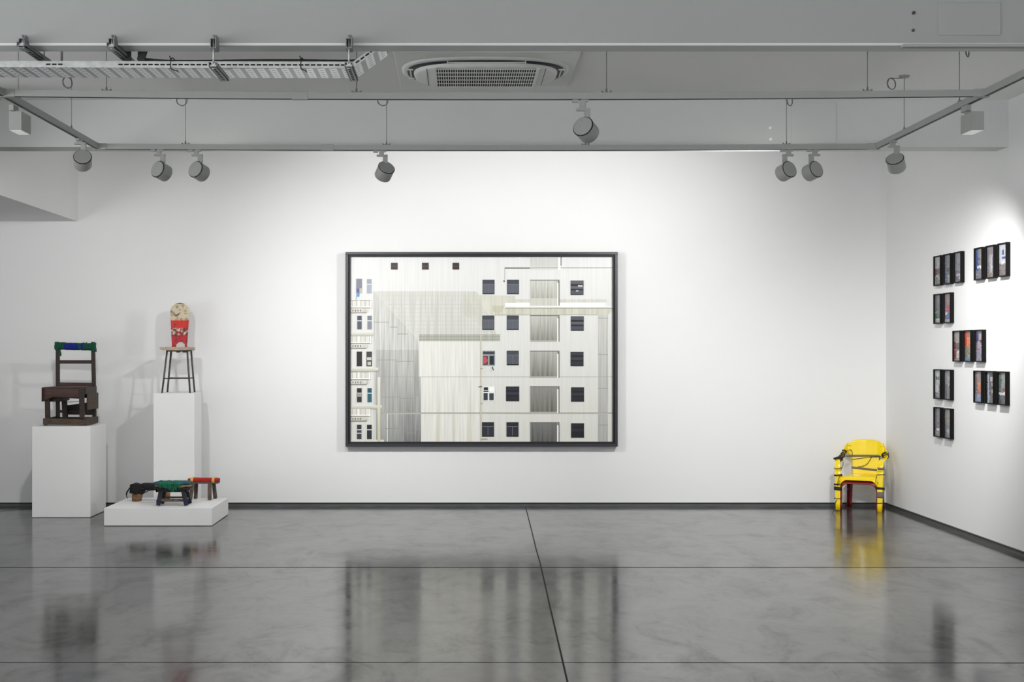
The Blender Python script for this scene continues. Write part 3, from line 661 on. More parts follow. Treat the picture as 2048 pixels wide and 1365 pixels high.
small_groups = [
 (12.526, 2.319, 'top left trio of small framed photographs', [
   ([full((170, 170, 172)), (0, .42, .75, .62, (128, 82, 96)), (.1, .62, 1, 1, (132, 136, 130)), (.6, .7, 1, .98, (190, 186, 180)), (.15, .66, .45, .72, (200, 200, 196))], 'small black-framed photo with a maroon patch, top row, nearest the room corner'),
   ([full((120, 122, 128)), (.3, .45, .7, .62, (78, 84, 104)), (0, .6, .5, 1, (104, 116, 148)), (.45, .72, .9, .86, (150, 160, 110)), (.5, .85, 1, 1, (140, 140, 140))], 'small black-framed photo with a green streak, middle of the top left trio'),
   ([full((132, 134, 142)), (0, .6, 1, 1, (110, 108, 120)), (.2, .7, .5, .8, (176, 170, 176)), (.55, .72, .9, .9, (190, 188, 190))], 'small black-framed photo with grey clutter at its foot, last of the top left trio')]),
 (11.54, 2.319, 'top right trio of small framed photographs', [
   ([full((122, 124, 140)), (0, 0, .35, .7, (66, 90, 150)), (.45, 0, .9, .55, (140, 132, 126)), (.2, .56, .8, .62, (214, 214, 220)), (.4, .62, 1, 1, (120, 110, 120))], 'small black-framed photo with a blue left strip, first of the top right trio'),
   ([full((122, 116, 124)), (.2, .25, .75, .85, (140, 134, 142)), (.45, .3, .6, .85, (176, 176, 186)), (0, .85, 1, 1, (132, 110, 106))], 'small black-framed photo with a pale upright post, middle of the top right trio'),
   ([full((178, 182, 190)), (.35, .18, .6, .34, (70, 84, 140)), (.3, .40, .8, .47, (70, 84, 150)), (0, .6, 1, 1, (120, 112, 112)), (.3, .55, .9, .62, (196, 194, 196))], 'small black-framed photo with blue marks on white, nearest frame of the top right trio')]),
 (12.526, 1.992, 'second row pair of small framed photographs', [
   ([full((116, 118, 122)), (0, .68, .5, .82, (48, 130, 92)), (.3, .76, .9, .9, (64, 120, 96)), (.1, .84, .9, 1, (178, 182, 176))], 'small black-framed photo with a green object below grey, second row'),
   ([full((150, 124, 130)), (.3, .4, .8, .62, (196, 62, 76)), (.2, .62, 1, .9, (96, 106, 160)), (.1, .6, .3, .75, (226, 228, 230)), (0, .9, 1, 1, (160, 168, 180))], 'small black-framed photo with red above blue, second row')]),
 (12.04, 1.670, 'middle trio of small framed photographs', [
   ([full((160, 152, 150)), (0, .35, .3, .6, (150, 70, 80)), (.3, .38, .85, .62, (96, 92, 100)), (0, .62, .3, .95, (160, 84, 84)), (.4, .66, .75, .9, (206, 200, 192))], 'small black-framed photo with a pinkish left edge, first of the middle trio'),
   ([full((118, 122, 130)), (0, 0, .55, .5, (226, 76, 40)), (.3, .2, .95, .55, (236, 120, 62)), (.2, .58, .85, .85, (134, 134, 84)), (0, .86, 1, 1, (110, 130, 160))], 'small black-framed photo mostly bright orange, in the middle trio'),
   ([full((126, 112, 126)), (0, .05, .35, .35, (66, 80, 130)), (.4, .1, .95, .3, (180, 150, 160)), (.2, .35, .7, .6, (168, 150, 164)), (.1, .62, .9, 1, (134, 136, 156)), (.6, .3, .9, .4, (60, 48, 56))], 'small black-framed photo with a mauve crowd of shapes, last of the middle trio')]),
 (12.526, 1.345, 'fourth row pair of small framed photographs', [
   ([full((186, 190, 192)), (.1, .2, .7, .34, (120, 124, 130)), (.1, .55, .5, .8, (210, 212, 216)), (.55, .55, .95, .78, (168, 124, 120)), (0, .8, 1, 1, (130, 132, 136))], 'small black-framed pale photo with a pink block, fourth row by the corner'),
   ([full((142, 144, 148)), (.3, .45, .8, 1, (120, 122, 128)), (.5, .2, .85, .5, (164, 164, 168)), (.1, .5, .3, 1, (100, 102, 106))], 'small black-framed plain grey photo, right one of the fourth row pair')]),
 (11.55, 1.347, 'fourth row trio of small framed photographs', [
   ([full((130, 116, 118)), (.15, 0, .7, .4, (150, 130, 126)), (.35, .34, 1, .5, (214, 130, 84)), (.4, .5, .95, .7, (206, 110, 70)), (0, .75, 1, 1, (128, 140, 176))], 'small black-framed photo with orange stripes, first of the lower right trio'),
   ([full((76, 78, 84)), (.1, 0, .3, 1, (160, 170, 190)), (.45, .15, 1, .3, (176, 166, 152)), (.6, .34, 1, .46, (166, 150, 132)), (.65, .55, 1, .68, (214, 196, 170)), (.3, .7, 1, 1, (96, 98, 104))], 'small black-framed dark photo with a pale wavy line, middle of the lower right trio'),
   ([full((138, 146, 144)), (0, 0, .35, .62, (96, 112, 104)), (.45, .5, .85, .66, (150, 62, 56)), (0, .64, .7, .70, (190, 206, 230)), (0, .70, 1, 1, (86, 86, 94)), (.6, .6, .85, .7, (228, 206, 196))], 'small black-framed photo with a red figure on grey green, nearest of the lower right trio')]),
 (12.526, 1.019, 'bottom pair of small framed photographs', [
   ([full((122, 118, 128)), (.2, .72, .8, .78, (206, 204, 204)), (0, .78, 1, 1, (146, 146, 148))], 'small black-framed dull mauve photo, bottom row, nearest the room corner'),
   ([full((140, 138, 136)), (.45, 0, .75, .6, (160, 146, 128)), (0, .55, 1, 1, (120, 124, 130)), (.3, .7, .7, .85, (160, 164, 168))], 'small black-framed photo with a tan upright strip, bottom row, right one')]),
]
for (df, zt, grp, items) in small_groups:
    for k, (pt, lb) in enumerate(items): small_frame(df, zt, k, pt, lb, grp)

# ------------------------------------------------------------------ plinths
def plinth(name, x0, x1, y0, y1, z1, label, m=PLINTH):
    b_ = new_bm(); box(b_, x0, x1, y0, y1, .004, z1); box(b_, x0 + .01, x1 - .01, y0 + .01, y1 - .01, 0, .006)
    return tag(obj(name, b_, m, bevel=.0025), label, 'plinth')
plinth('plinth', -3.855, -3.33, 13.06, 13.64, .822, 'wide white plinth under the brown wooden chair')
plinth('plinth', -2.837, -2.458, 13.42, 13.79, 1.112, 'tall narrow white plinth under the metal-legged stool')
plinth('low_platform', -3.052, -2.126, 12.43, 13.30, .154, 'low white platform carrying three small stools')

# ------------------------------------------------------------------ materials of the seats
WOODD = mat('dark_brown_wood', (54, 38, 30), .6, noise=.7, nscale=7, stretch=(2, 2, 9), bump=.3, seed=1)
WOODH = mat('dark_brown_wood_horizontal', (60, 42, 32), .6, noise=.75, nscale=7, stretch=(9, 9, 2), bump=.3, dark=(24, 17, 14), seed=2)
WOODR = mat('reddish_wood', (76, 40, 28), .5, noise=.7, nscale=6, stretch=(1.5, 6, 6), bump=.2, dark=(30, 18, 14), seed=4)
WOODG = mat('grey_brown_plank', (88, 72, 56), .75, noise=.5, nscale=6, stretch=(3, 3, 14), bump=.3, dark=(50, 40, 32), seed=5)
GREEN = mat('green_cloth', (0, 92, 62), .9, noise=.45, nscale=60, stretch=(1, 1, 1), bump=.5, dark=(0, 46, 34))
BLUE = mat('blue_cloth', (14, 40, 150), .9, noise=.4, nscale=60, bump=.5, dark=(6, 18, 84))
BLACKC = mat('black_cloth', (20, 20, 22), .9, noise=.5, nscale=40, bump=.6)
TEAL = mat('teal_cloth', (44, 104, 112), .9, noise=.6, nscale=26, bump=.5, dark=(14, 54, 60))
EMER = mat('emerald_rag', (0, 132, 92), .9, noise=.7, nscale=40, bump=.6, dark=(0, 62, 42))
FOAM = mat('worn_foam', (166, 138, 108), .95, noise=.6, nscale=50, bump=.8, dark=(84, 58, 40))
NAVY = mat('blackened_navy_wood', (18, 18, 27), .6, noise=.6, nscale=12, stretch=(4, 4, 1), bump=.3, dark=(8, 8, 12))
OLDW = mat('weathered_grey_wood', (112, 98, 88), .8, noise=.7, nscale=16, stretch=(4, 4, 1), bump=.5, dark=(44, 34, 28))
TANW = mat('tan_stump_wood', (152, 114, 74), .75, noise=.7, nscale=22, stretch=(1, 1, 2), bump=.5, dark=(66, 42, 24))
REDC = mat('red_cloth', (196, 30, 26), .8, noise=.35, nscale=30, bump=.4, dark=(120, 12, 12))
YELB = mat('yellow_band', (240, 214, 110), .7, noise=.4, nscale=40, dark=(210, 150, 40))
STEEL = mat('rusty_dark_steel', (112, 110, 100), .5, .35, noise=.6, nscale=40, stretch=(1, 1, .4), dark=(48, 44, 40))
PALEW = mat('pale_plywood', (196, 180, 160), .7, noise=.35, nscale=16, stretch=(1, 8, 8), dark=(150, 128, 104), bump=.2)
YEL = mat('yellow_plastic', (250, 218, 6), .22, noise=.08, nscale=9, coat=.3)
REDP = mat('dark_red_plastic', (150, 30, 28), .35, noise=.3, nscale=9, dark=(96, 14, 16))
TAPE = mat('grey_tape', (112, 106, 98), .55, noise=.2, nscale=40)
TIE = mat('dark_wire', (30, 28, 26), .6)
TIEB = mat('blue_string', (30, 44, 110), .8)

# ------------------------------------------------------------------ brown wooden chair on the wide plinth
ch = thing('wooden_chair', 'dark brown wooden box-seat chair with green and blue cloth wrapped top rail', 'chair', (-3.782, 13.15, .822))
def prt(name, m, fn, parent, bevel=.003, label=None, **k):
    b_ = new_bm(); fn(b_); return obj(name, b_, m, parent, bevel=bevel, label=label, **k)
W0, D0 = .392, .40
prt('back_post', WOODD, lambda b: bar(b, (.030, D0 - .02, .004), (.026, D0 - .01, .765), .034, .03, up=(0, 1, 0)), ch)
prt('back_post', WOODD, lambda b: bar(b, (.372, D0 - .02, .004), (.356, D0 - .01, .765), .034, .03, up=(0, 1, 0)), ch)
prt('front_leg', WOODD, lambda b: bar(b, (.038, .02, .03), (.034, .02, .26), .040, .036, up=(0, 1, 0)), ch)
prt('front_leg', WOODD, lambda b: bar(b, (.362, -.024, .07), (.358, -.026, .345), .040, .036, up=(0, 1, 0), w2=.046), ch)
def f(b):
    vs = []
    secs = []
    for i in range(9):
        t = i / 8; x = -.006 + t * .375
        zt = .350 - .004 * math.sin(t * 3); zb = .262 - .042 * math.exp(-(t / .16) ** 4) - .016 * t
        secs.append(rrect((x, -.006, (zt + zb) / 2), (0, 1, 0), (0, 0, 1), .034, zt - zb, .3))
    loft(b, secs)
prt('front_apron', WOODR, f, ch, 0)
prt('seat_board', WOODR, lambda b: box(b, .0, .385, -.005, D0 - .03, .335, .352), ch)
prt('seat_side', WOODD, lambda b: box(b, .366, .388, .0, D0, .285, .352), ch)
prt('seat_side', WOODD, lambda b: box(b, .0, .02, .0, D0, .24, .34), ch)
prt('seat_underside', WOODD, lambda b: box(b, .02, .15, .06, D0 - .06, .222, .336), ch)
prt('seat_underside', WOODD, lambda b: box(b, .02, .366, .06, D0 - .06, .250, .336), ch)
prt('side_plank', WOODG, lambda b: box(b, .386, .402, .030, D0 + .01, .142, .292), ch, .006, 'pale grey-brown side plank')
prt('rear_seat_rail', WOODR, lambda b: bar(b, (.03, D0 - .012, .362), (.37, D0 - .012, .358), .022, .05), ch)
prt('middle_rail', WOODH, lambda b: bar(b, (.03, D0 - .01, .578), (.366, D0 - .01, .578), .02, .032), ch)
prt('top_rail', WOODH, lambda b: bar(b, (.02, D0 - .01, .728), (.366, D0 - .01, .718), .026, .05), ch)
prt('bottom_rail', WOODG, lambda b: bar(b, (.004, -.004, .042), (.386, -.004, .036), .030, .056), ch, .005)
prt('bottom_rail', WOODG, lambda b: bar(b, (.386, .01, .036), (.390, D0 + .005, .040), .024, .060), ch, .005)
prt('bottom_rail', WOODH, lambda b: bar(b, (.012, .01, .036), (.012, D0, .040), .024, .060), ch, .005)
prt('bottom_rail', WOODH, lambda b: bar(b, (.02, D0 - .02, .036), (.386, D0 - .02, .036), .024, .056), ch, .005)
prt('stretcher', WOODH, lambda b: bar(b, (.04, D0 - .05, .118), (.36, D0 - .05, .118), .016, .026), ch)
prt('inner_board', WOODD, lambda b: loft(b, [rrect((.11, D0 - .03, .13), (0, 1, 0), (0, 0, 1), .014, .085), rrect((.36, D0 - .03, .145), (0, 1, 0), (0, 0, 1), .014, .125)]), ch)
prt('inner_leg', WOODD, lambda b: bar(b, (.125, D0 - .10, .006), (.105, D0 - .10, .33), .046, .035, up=(0, 1, 0)), ch)
prt('binding_wire', TIE, lambda b: tube(b, smoothpts([(.04, .05, .222), (.10, .1, .215), (.16, .05, .222), (.22, .03, .216), (.30, .03, .220), (.355, .04, .224)], 5), .0026, 6), ch, 0)
# cloth wrapping
def wrapcloth(b, p0, p1, w, h, n=40, amp=.004, seed=0):
    p0, p1 = Vector(p0), Vector(p1); d = (p1 - p0).normalized(); up = Vector((0, 0, 1)) if abs(d.z) < .8 else Vector((1, 0, 0))
    r = d.cross(up).normalized(); u = r.cross(d); secs = []
    for i in range(n + 1):
        t = i / n; c = p0.lerp(p1, t); k = 1 + .06 * math.sin(i * 1.7 + seed) + .05 * math.sin(i * 3.1)
        if i in (0, n): k *= .9
        secs.append([q + d * .006 * math.sin(q.z * 60 + i) * 0 + mnoise.noise_vector(q * 40 + Vector((seed, 0, 0))) * amp for q in rrect(c, r, u, w * k, h * k, .4)])
    loft(b, secs)
def wc(name, m, *a, label=None, **k):
    b_ = new_bm(); wrapcloth(b_, *a, **k); return obj(name, b_, m, ch, label=label)
Yb = D0 - .010
wc('cloth_wrap', GREEN, (.006, Yb, .728), (.100, Yb, .727), .05, .068, seed=1, label='green cloth wrap')
wc('cloth_wrap', GREEN, (.018, Yb, .69), (.020, Yb, .765), .05, .046, n=20, seed=5, label='green cloth around the left post top')
wc('cloth_wrap', BLUE, (.092, Yb, .725), (.225, Yb, .722), .054, .066, seed=2, label='blue cloth wrap')
wc('cloth_wrap', GREEN, (.218, Yb, .722), (.250, Yb, .722), .052, .064, n=14, seed=3, label='green cloth strip')
wc('cloth_wrap', BLUE, (.245, Yb, .722), (.272, Yb, .722), .055, .068, n=12, seed=4, label='blue cloth strip')
wc('cloth_wrap', GREEN, (.268, Yb, .721), (.372, Yb, .719), .052, .066, seed=6, label='green cloth wrap')
wc('cloth_wrap', GREEN, (.364, Yb, .672), (.360, Yb, .757), .05, .046, n=20, seed=7, label='green cloth around the right post top')
prt('loose_cloth_end', GREEN, lambda b: tube(b, smoothpts([(.052, Yb - .02, .70), (.056, Yb - .03, .675), (.062, Yb - .028, .65), (.058, Yb - .026, .632)], 5), .007, 8, flat=.4), ch, 0)
prt('loose_cloth_end', BLUE, lambda b: tube(b, smoothpts([(.255, Yb - .02, .745), (.268, Yb - .02, .757), (.275, Yb - .02, .765)], 5), .006, 8, flat=.5), ch, 0)
prt('loose_cloth_end', GREEN, lambda b: tube(b, smoothpts([(.285, Yb - .02, .745), (.297, Yb - .02, .758), (.305, Yb - .02, .763)], 5), .006, 8, flat=.5), ch, 0)

# ------------------------------------------------------------------ metal stool with a painted board back
ms = thing('metal_stool_chair', 'steel-legged stool chair with a red and cream painted board back', 'chair', (-2.772, 13.45, 1.112))
for (xb, yb, xt, yt) in ((.008, .0, .052, .02), (.268, .0, .238, .02), (.005, .262, .045, .245), (.262, .262, .232, .245)):
    prt('leg', STEEL, lambda b: tube(b, [(xb, yb, 0), (xt, yt, .398)], .0088, 12), ms, 0)
prt('stretcher', STEEL, lambda b: tube(b, [(.024, .008, .135), (.258, .008, .135)], .006, 10), ms, 0)
prt('stretcher', STEEL, lambda b: tube(b, [(.020, .255, .135), (.252, .255, .135)], .006, 10), ms, 0)
prt('seat_frame', STEEL, lambda b: [tube(b, [(.045, .02, .393), (.24, .02, .393)], .008, 8), tube(b, [(.045, .245, .393), (.235, .245, .393)], .008, 8), tube(b, [(.05, .02, .393), (.045, .245, .393)], .008, 8), tube(b, [(.24, .02, .393), (.235, .245, .393)], .008, 8)], ms, 0)
def f(b):
    prof = [(-.012, .412, .006), (.005, .410, .020), (.06, .408, .026), (.22, .408, .026), (.262, .410, .018)]
    top = [Vector((x, 0, z)) for x, z, h in prof]
    secs = []
    for y in (-.022, .0, .14, .27, .285):
        s = []
        for x, z, h in prof: s.append(Vector((x, y, z + .008 + h * .42)))
        for x, z, h in prof[::-1]: s.append(Vector((x + (.002), y, z + .002 - h * .55)))
        secs.append(s)
    loft(b, secs, smooth=False)
prt('seat', PALEW, f, ms, .003, sub=0)
prt('under_seat_block', WOODD, lambda b: [box(b, .118, .148, .10, .16, .376, .394), box(b, .178, .21, .10, .16, .376, .394)], ms)
def board_material():
    m = bpy.data.materials.new('painted_board'); m.use_nodes = True; nt = m.node_tree; b = nt.nodes['Principled BSDF']; L = nt.links.new
    ca = nt.nodes.new('ShaderNodeVertexColor'); ca.layer_name = 'ink'
    tc = nt.nodes.new('ShaderNodeTexCoord'); n = nt.nodes.new('ShaderNodeTexNoise'); n.inputs['Scale'].default_value = 34; n.inputs['Detail'].default_value = 8; n.inputs['Roughness'].default_value = .7
    L(tc.outputs['Object'], n.inputs['Vector'])
    r = nt.nodes.new('ShaderNodeValToRGB'); r.color_ramp.elements[0].position = .40; r.color_ramp.elements[1].position = .47; r.color_ramp.elements[0].color = (.35, .28, .22, 1); r.color_ramp.elements[1].color = (1, 1, 1, 1)
    L(n.outputs['Fac'], r.inputs[0])
    mx = nt.nodes.new('ShaderNodeMixRGB'); mx.blend_type = 'MULTIPLY'; mx.inputs[0].default_value = .75; L(ca.outputs['Color'], mx.inputs[1]); L(r.outputs[0], mx.inputs[2]); L(mx.outputs[0], b.inputs['Base Color']); b.inputs['Roughness'].default_value = .6
    return m
BOARD = board_material()
def back_board():
    b = new_bm(); cl = b.loops.layers.float_color.new('ink'); cx = .118; z0, z1 = .425, .848; NX, NZ = 14, 52
    def half(z):
        t = (z - z0) / (z1 - z0); w = .070 + .018 * min(1, t / .7)
        r = .088
        if z > z1 - r: w = min(w, .001 + r * math.sqrt(max(0, 1 - ((z - (z1 - r)) / r) ** 2)))
        if t < .03: w = .074
        return w
    def color(x, z):
        t = (z - z0) / (z1 - z0); n = mnoise.noise(Vector((x * 40, z * 40, 3)))
        if t > .975: return (70, 66, 70) if n < .2 else (190, 175, 150)
        if t > .60: 
            c = (206, 192, 164)
            if abs((z - z0) - .30 - abs(x - cx + .03) * .8) < .006 and x < cx + .01: c = (96, 74, 56)
            if t < .66 and n > .25: c = (180, 150, 124)
            return c
        if t > .43: return (206, 36, 26)
        if t > .27:
            if n > .1: return (206, 190, 170)
            if n < -.25: return (64, 48, 52)
            return (150, 34, 34)
        return (184, 24, 34) if n > -.1 else (140, 26, 38)
    G = {}
    for s, y in ((0, 0), (1, .014)):
        for i in range(NX + 1):
            for k in range(NZ + 1):
                z = z0 + (z1 - z0) * k / NZ; x = cx + half(z) * (i / NX * 2 - 1)
                yy = 0.262 + (z - z0) * .06 + y + .010 * (1 - (i / NX * 2 - 1) ** 2) * 0
                G[s, i, k] = b.verts.new((x, yy, z))
    def hole(i, k):
        z = z0 + (z1 - z0) * (k + .5) / NZ; u = (i + .5) / NX * 2 - 1
        return z < z0 + .052 and abs(u + -.15) < .62 and ((u - .15) / .62) ** 2 + ((z - z0) / .052) ** 2 < 1
    def face(vs):
        f = b.faces.new(vs)
        for l in f.loops:
            k = srgb(*color(l.vert.co.x, l.vert.co.z)); l[cl] = (k[0], k[1], k[2], 1)
    for i in range(NX):
        for k in range(NZ):
            if hole(i, k): continue
            face([G[0, i, k], G[0, i + 1, k], G[0, i + 1, k + 1], G[0, i, k + 1]]); face([G[1, i, k + 1], G[1, i + 1, k + 1], G[1, i + 1, k], G[1, i, k]])
            for (di, dk, e) in ((-1, 0, ((i, k + 1), (i, k))), (1, 0, ((i + 1, k), (i + 1, k + 1))), (0, -1, ((i, k), (i + 1, k))), (0, 1, ((i + 1, k + 1), (i, k + 1)))):
                ni, nk = i + di, k + dk
                if ni < 0 or ni >= NX or nk < 0 or nk >= NZ or hole(ni, nk):
                    (a0, b0), (a1, b1) = e; face([G[0, a1, b1], G[0, a0, b0], G[1, a0, b0], G[1, a1, b1]])
    return obj('backrest', b, BOARD, ms)
back_board()
prt('backrest_foot', REDP, lambda b: [box(b, .030, .062, .250, .285, .415, .428), box(b, .170, .196, .250, .285, .415, .430)], ms)

# ------------------------------------------------------------------ green-topped stool
gs = thing('small_stool', 'small dark wooden stool with teal cushion and ragged green cloth on the platform', 'stool', (-2.495, 12.68, .154), 0, 'small stools on the low platform')
for (xb, yb, xt, yt) in ((-.128, -.084, -.108, -.062), (.118, -.084, .086, -.062), (-.128, .085, -.100, .062), (.118, .085, .090, .062)):
    prt('leg', NAVY, lambda b: bar(b, (xb, yb, .006), (xt, yt, .132), .034, .028, up=(0, 1, 0)), gs)
prt('apron', NAVY, lambda b: [box(b, -.150, .118, -.082, -.064, .120, .155), box(b, -.150, .118, .064, .082, .120, .155), box(b, -.150, -.132, -.082, .082, .120, .155), box(b, .104, .120, -.082, .082, .120, .155), box(b, -.165, .145, -.092, .092, .144, .156)], gs)
prt('stretcher', OLDW, lambda b: bar(b, (-.115, -.076, .050), (.105, -.076, .050), .014, .024), gs)
prt('stretcher', OLDW, lambda b: bar(b, (-.115, .076, .060), (.105, .076, .060), .012, .016), gs)
prt('stretcher', OLDW, lambda b: bar(b, (-.118, -.07, .055), (-.118, .07, .055), .012, .016), gs)
prt('stretcher', OLDW, lambda b: bar(b, (.108, -.07, .055), (.108, .07, .055), .012, .016), gs)
for (x, z) in ((-.122, .040), (.112, .044)):
    prt('string', TIEB, lambda b: [tube(b, [(x + .022 * math.cos(t), -.078 + .020 * math.sin(t), z + .004 * math.sin(3 * t) + k * .004) for t in (2 * math.pi * q / 16 for q in range(16))], .0018, 5, True) for k in range(3)], gs, 0, 'blue string')
def cushion(b, x0, x1, y0, y1, z0, z1, amp, seed, e=2.6, sag=0):
    NU, NV = 48, 14; cx, cy, cz = (x0 + x1) / 2, (y0 + y1) / 2, (z0 + z1) / 2; rings = []
    for j in range(NV + 1):
        ph = -math.pi / 2 + math.pi * j / NV; cr = max(abs(math.cos(ph)), .02) ** (2 / 3.2); sz = math.copysign(abs(math.sin(ph)) ** (2 / 2.6), math.sin(ph)); ring = []
        for i in range(NU):
            t = 2 * math.pi * i / NU; c, s = math.cos(t), math.sin(t)
            p = Vector((cx + (x1 - x0) / 2 * cr * math.copysign(abs(c) ** (2 / e), c), cy + (y1 - y0) / 2 * cr * math.copysign(abs(s) ** (2 / e), s), cz + (z1 - z0) / 2 * sz))
            p += mnoise.noise_vector(p * 22 + Vector((seed, 0, 0))) * amp
            ring.append(p)
        rings.append(ring)
    loft(b, rings)
prt('foam', FOAM, lambda b: cushion(b, -.172, .152, -.108, .104, .153, .192, .006, 3), gs, 0, 'torn brown foam edge')
prt('cushion_cloth', TEAL, lambda b: cushion(b, -.184, .156, -.112, .112, .174, .212, .009, 1), gs, 0, 'teal blue cloth')
def rag(b):
    rnd = random.Random(3)
    for k in range(15):
        x = -.11 + k * .0125; l = .026 + .030 * math.exp(-((k - 9) / 3.0) ** 2) + rnd.random() * .008
        tube(b, smoothpts([(x - .004, -.085, .206), (x, -.116, .196), (x + rnd.uniform(-.004, .004), -.118, .180), (x + rnd.uniform(-.006, .006), -.113, .188 - l)], 4), .0085, 7, flat=.6, rfun=lambda t: 1 - .5 * t)
prt('ragged_cloth', EMER, rag, gs, 0, 'emerald green ragged strips')

# ------------------------------------------------------------------ red-topped bench stool
rs = thing('small_stool', 'small weathered stool with red padded seat bound by two yellow bands', 'stool', (-2.332, 13.16, .154), 0, 'small stools on the low platform')
for (xb, yb, xt, yt, rr) in ((-.105, -.070, -.082, -.045, 0), (.072, -.070, .068, -.045, 0), (-.080, .070, -.070, .045, 0), (.100, .070, .088, .045, 0)):
    prt('leg', OLDW, lambda b: bar(b, (xb, yb, .004), (xt, yt, .155), .032, .030, up=(0, 1, 0)), rs)
prt('seat_plank', OLDW, lambda b: box(b, -.128, .146, -.055, .055, .148, .166), rs, .005)
def f(b):
    secs = []
    for i in range(24):
        t = i / 23; x = -.130 + t * .277; e = 1 - .25 * (abs(t * 2 - 1) ** 6)
        secs.append([q + mnoise.noise_vector(q * 30) * .002 for q in rrect((x, 0, .178), (0, 1, 0), (0, 0, 1), .122 * e, .036 * e, .48, 5)])
    loft(b, secs)
prt('seat_pad', REDC, f, rs, 0, 'red padded cover')
for x, tl in ((-.092, .012), (.100, .006)):
    prt('binding_band', YELB, lambda b: loft(b, [rrect((x + dx + 0, 0, .177), (tl, 1, 0), (0, 0, 1), .130, .048, .45, 5) for dx in (-.012, -.004, .004, .012)]), rs, 0, 'yellow tape band')
prt('worn_end', OLDW, lambda b: cyl(b, (.144, .0, .172), (.150, 0, .172), .018, 12), rs, 0)

# ------------------------------------------------------------------ black cloth covered stool
bs = thing('small_stool', 'low stump-legged stool draped in black cloth behind the teal-topped stool', 'stool', (-2.78, 13.02, .154), 0, 'small stools on the low platform')
prt('leg', TANW, lambda b: loft(b, [rrect((x, 0, z), (1, 0, 0), (0, 1, 0), w, .09, .45, 5) for x, z, w in ((-.122, 0, .084), (-.120, .03, .090), (-.116, .07, .096), (-.114, .115, .10))]), bs, 0, 'tan stump leg')
prt('leg', TANW, lambda b: loft(b, [rrect((x, 0, z), (1, 0, 0), (0, 1, 0), w, .06, .3, 4) for x, z, w in ((.148, 0, .050), (.156, .11, .044))]), bs, 0, 'tan stump leg')
prt('seat_board', WOODD, lambda b: box(b, -.15, .19, -.06, .06, .112, .126), bs)
prt('cloth_cover', BLACKC, lambda b: [cushion(b, -.185, -.050, -.075, .075, .060, .158, .018, 4), cushion(b, -.10, .205, -.07, .07, .100, .162, .012, 5)], bs, 0, 'black draped cloth')
def f(b):
    for pts in (((-.165, -.07, .13), (-.192, -.072, .085), (-.198, -.07, .05), (-.186, -.07, .030)), ((-.175, -.05, .12), (-.203, -.05, .08), (-.205, -.05, .055)), ((-.04, -.07, .11), (-.045, -.074, .085), (-.06, -.07, .072)), ((.0, -.07, .11), (-.01, -.074, .097), (-.03, -.074, .082))):
        tube(b, smoothpts(pts, 5), .011, 8, flat=.5, rfun=lambda t: 1.1 - .6 * t)
prt('loose_cloth', BLACKC, f, bs, 0)
prt('string', TIE, lambda b: tube(b, smoothpts([(.10, -.06, .12), (.105, -.066, .085), (.118, -.07, .06), (.108, -.07, .048)], 5), .002, 6), bs, 0)

# ------------------------------------------------------------------ yellow plastic armchair in the corner
yc = thing('plastic_armchair', 'yellow plastic armchair patched with wire and grey tape in the room corner', 'chair', (3.815, 13.735, 0), math.radians(-27))
SH = .325
def seat_grid(b, wf, wr, yf, yr, z, lip, dip=.012, NX=20, NY=16):
    G = []
    for j in range(NY + 1):
        t = j / NY; y = yf + (yr - yf) * t; hw = wf + (wr - wf) * t; row = []
        for i in range(NX + 1):
            u = i / NX * 2 - 1; zz = z - dip * (1 - u * u) * math.sin(math.pi * min(1, t * 1.1)) + .012 * t * 0
            if t < .12: zz -= lip * (1 - t / .12) ** 2
            if abs(u) > .9: zz -= .006 * ((abs(u) - .9) / .1)
            row.append(b.verts.new((hw * u, y, zz)))
        G.append(row)
    # apron: front & sides drop
    def drop(line, dz, out):
        prev = line
        for k in (1, 2):
            nl = [b.verts.new(v.co + Vector((out[0] * .004 * k, out[1] * .004 * k, -dz(i / (len(line) - 1)) * k / 2))) for i, v in enumerate(line)]
            for i in range(len(line) - 1): b.faces.new((prev[i], prev[i + 1], nl[i + 1], nl[i])).smooth = True
            prev = nl
    for j in range(NY):
        for i in range(NX): b.faces.new((G[j][i], G[j][i + 1], G[j + 1][i + 1], G[j + 1][i])).smooth = True
    drop(G[0], lambda u: .016 + .05 * max(0, (abs(u * 2 - 1) - .65) / .35) ** 2, (0, -1))
    drop([r[0] for r in G], lambda u: .03, (-1, 0)); drop([r[-1] for r in G], lambda u: .03, (1, 0))
prt('seat', YEL, lambda b: seat_grid(b, .172, .15, -.192, .135, SH, .02), yc, 0, solid=.006)
prt('lower_seat', REDP, lambda b: seat_grid(b, .165, .145, -.178, .13, SH - .036, .02), yc, 0, 'dark red seat of the chair nested below', solid=.006)
def back_y(x, z): return .135 + (z - .30) * .10 - 1.3 * x * x * min(1, (z - .28) / .25)
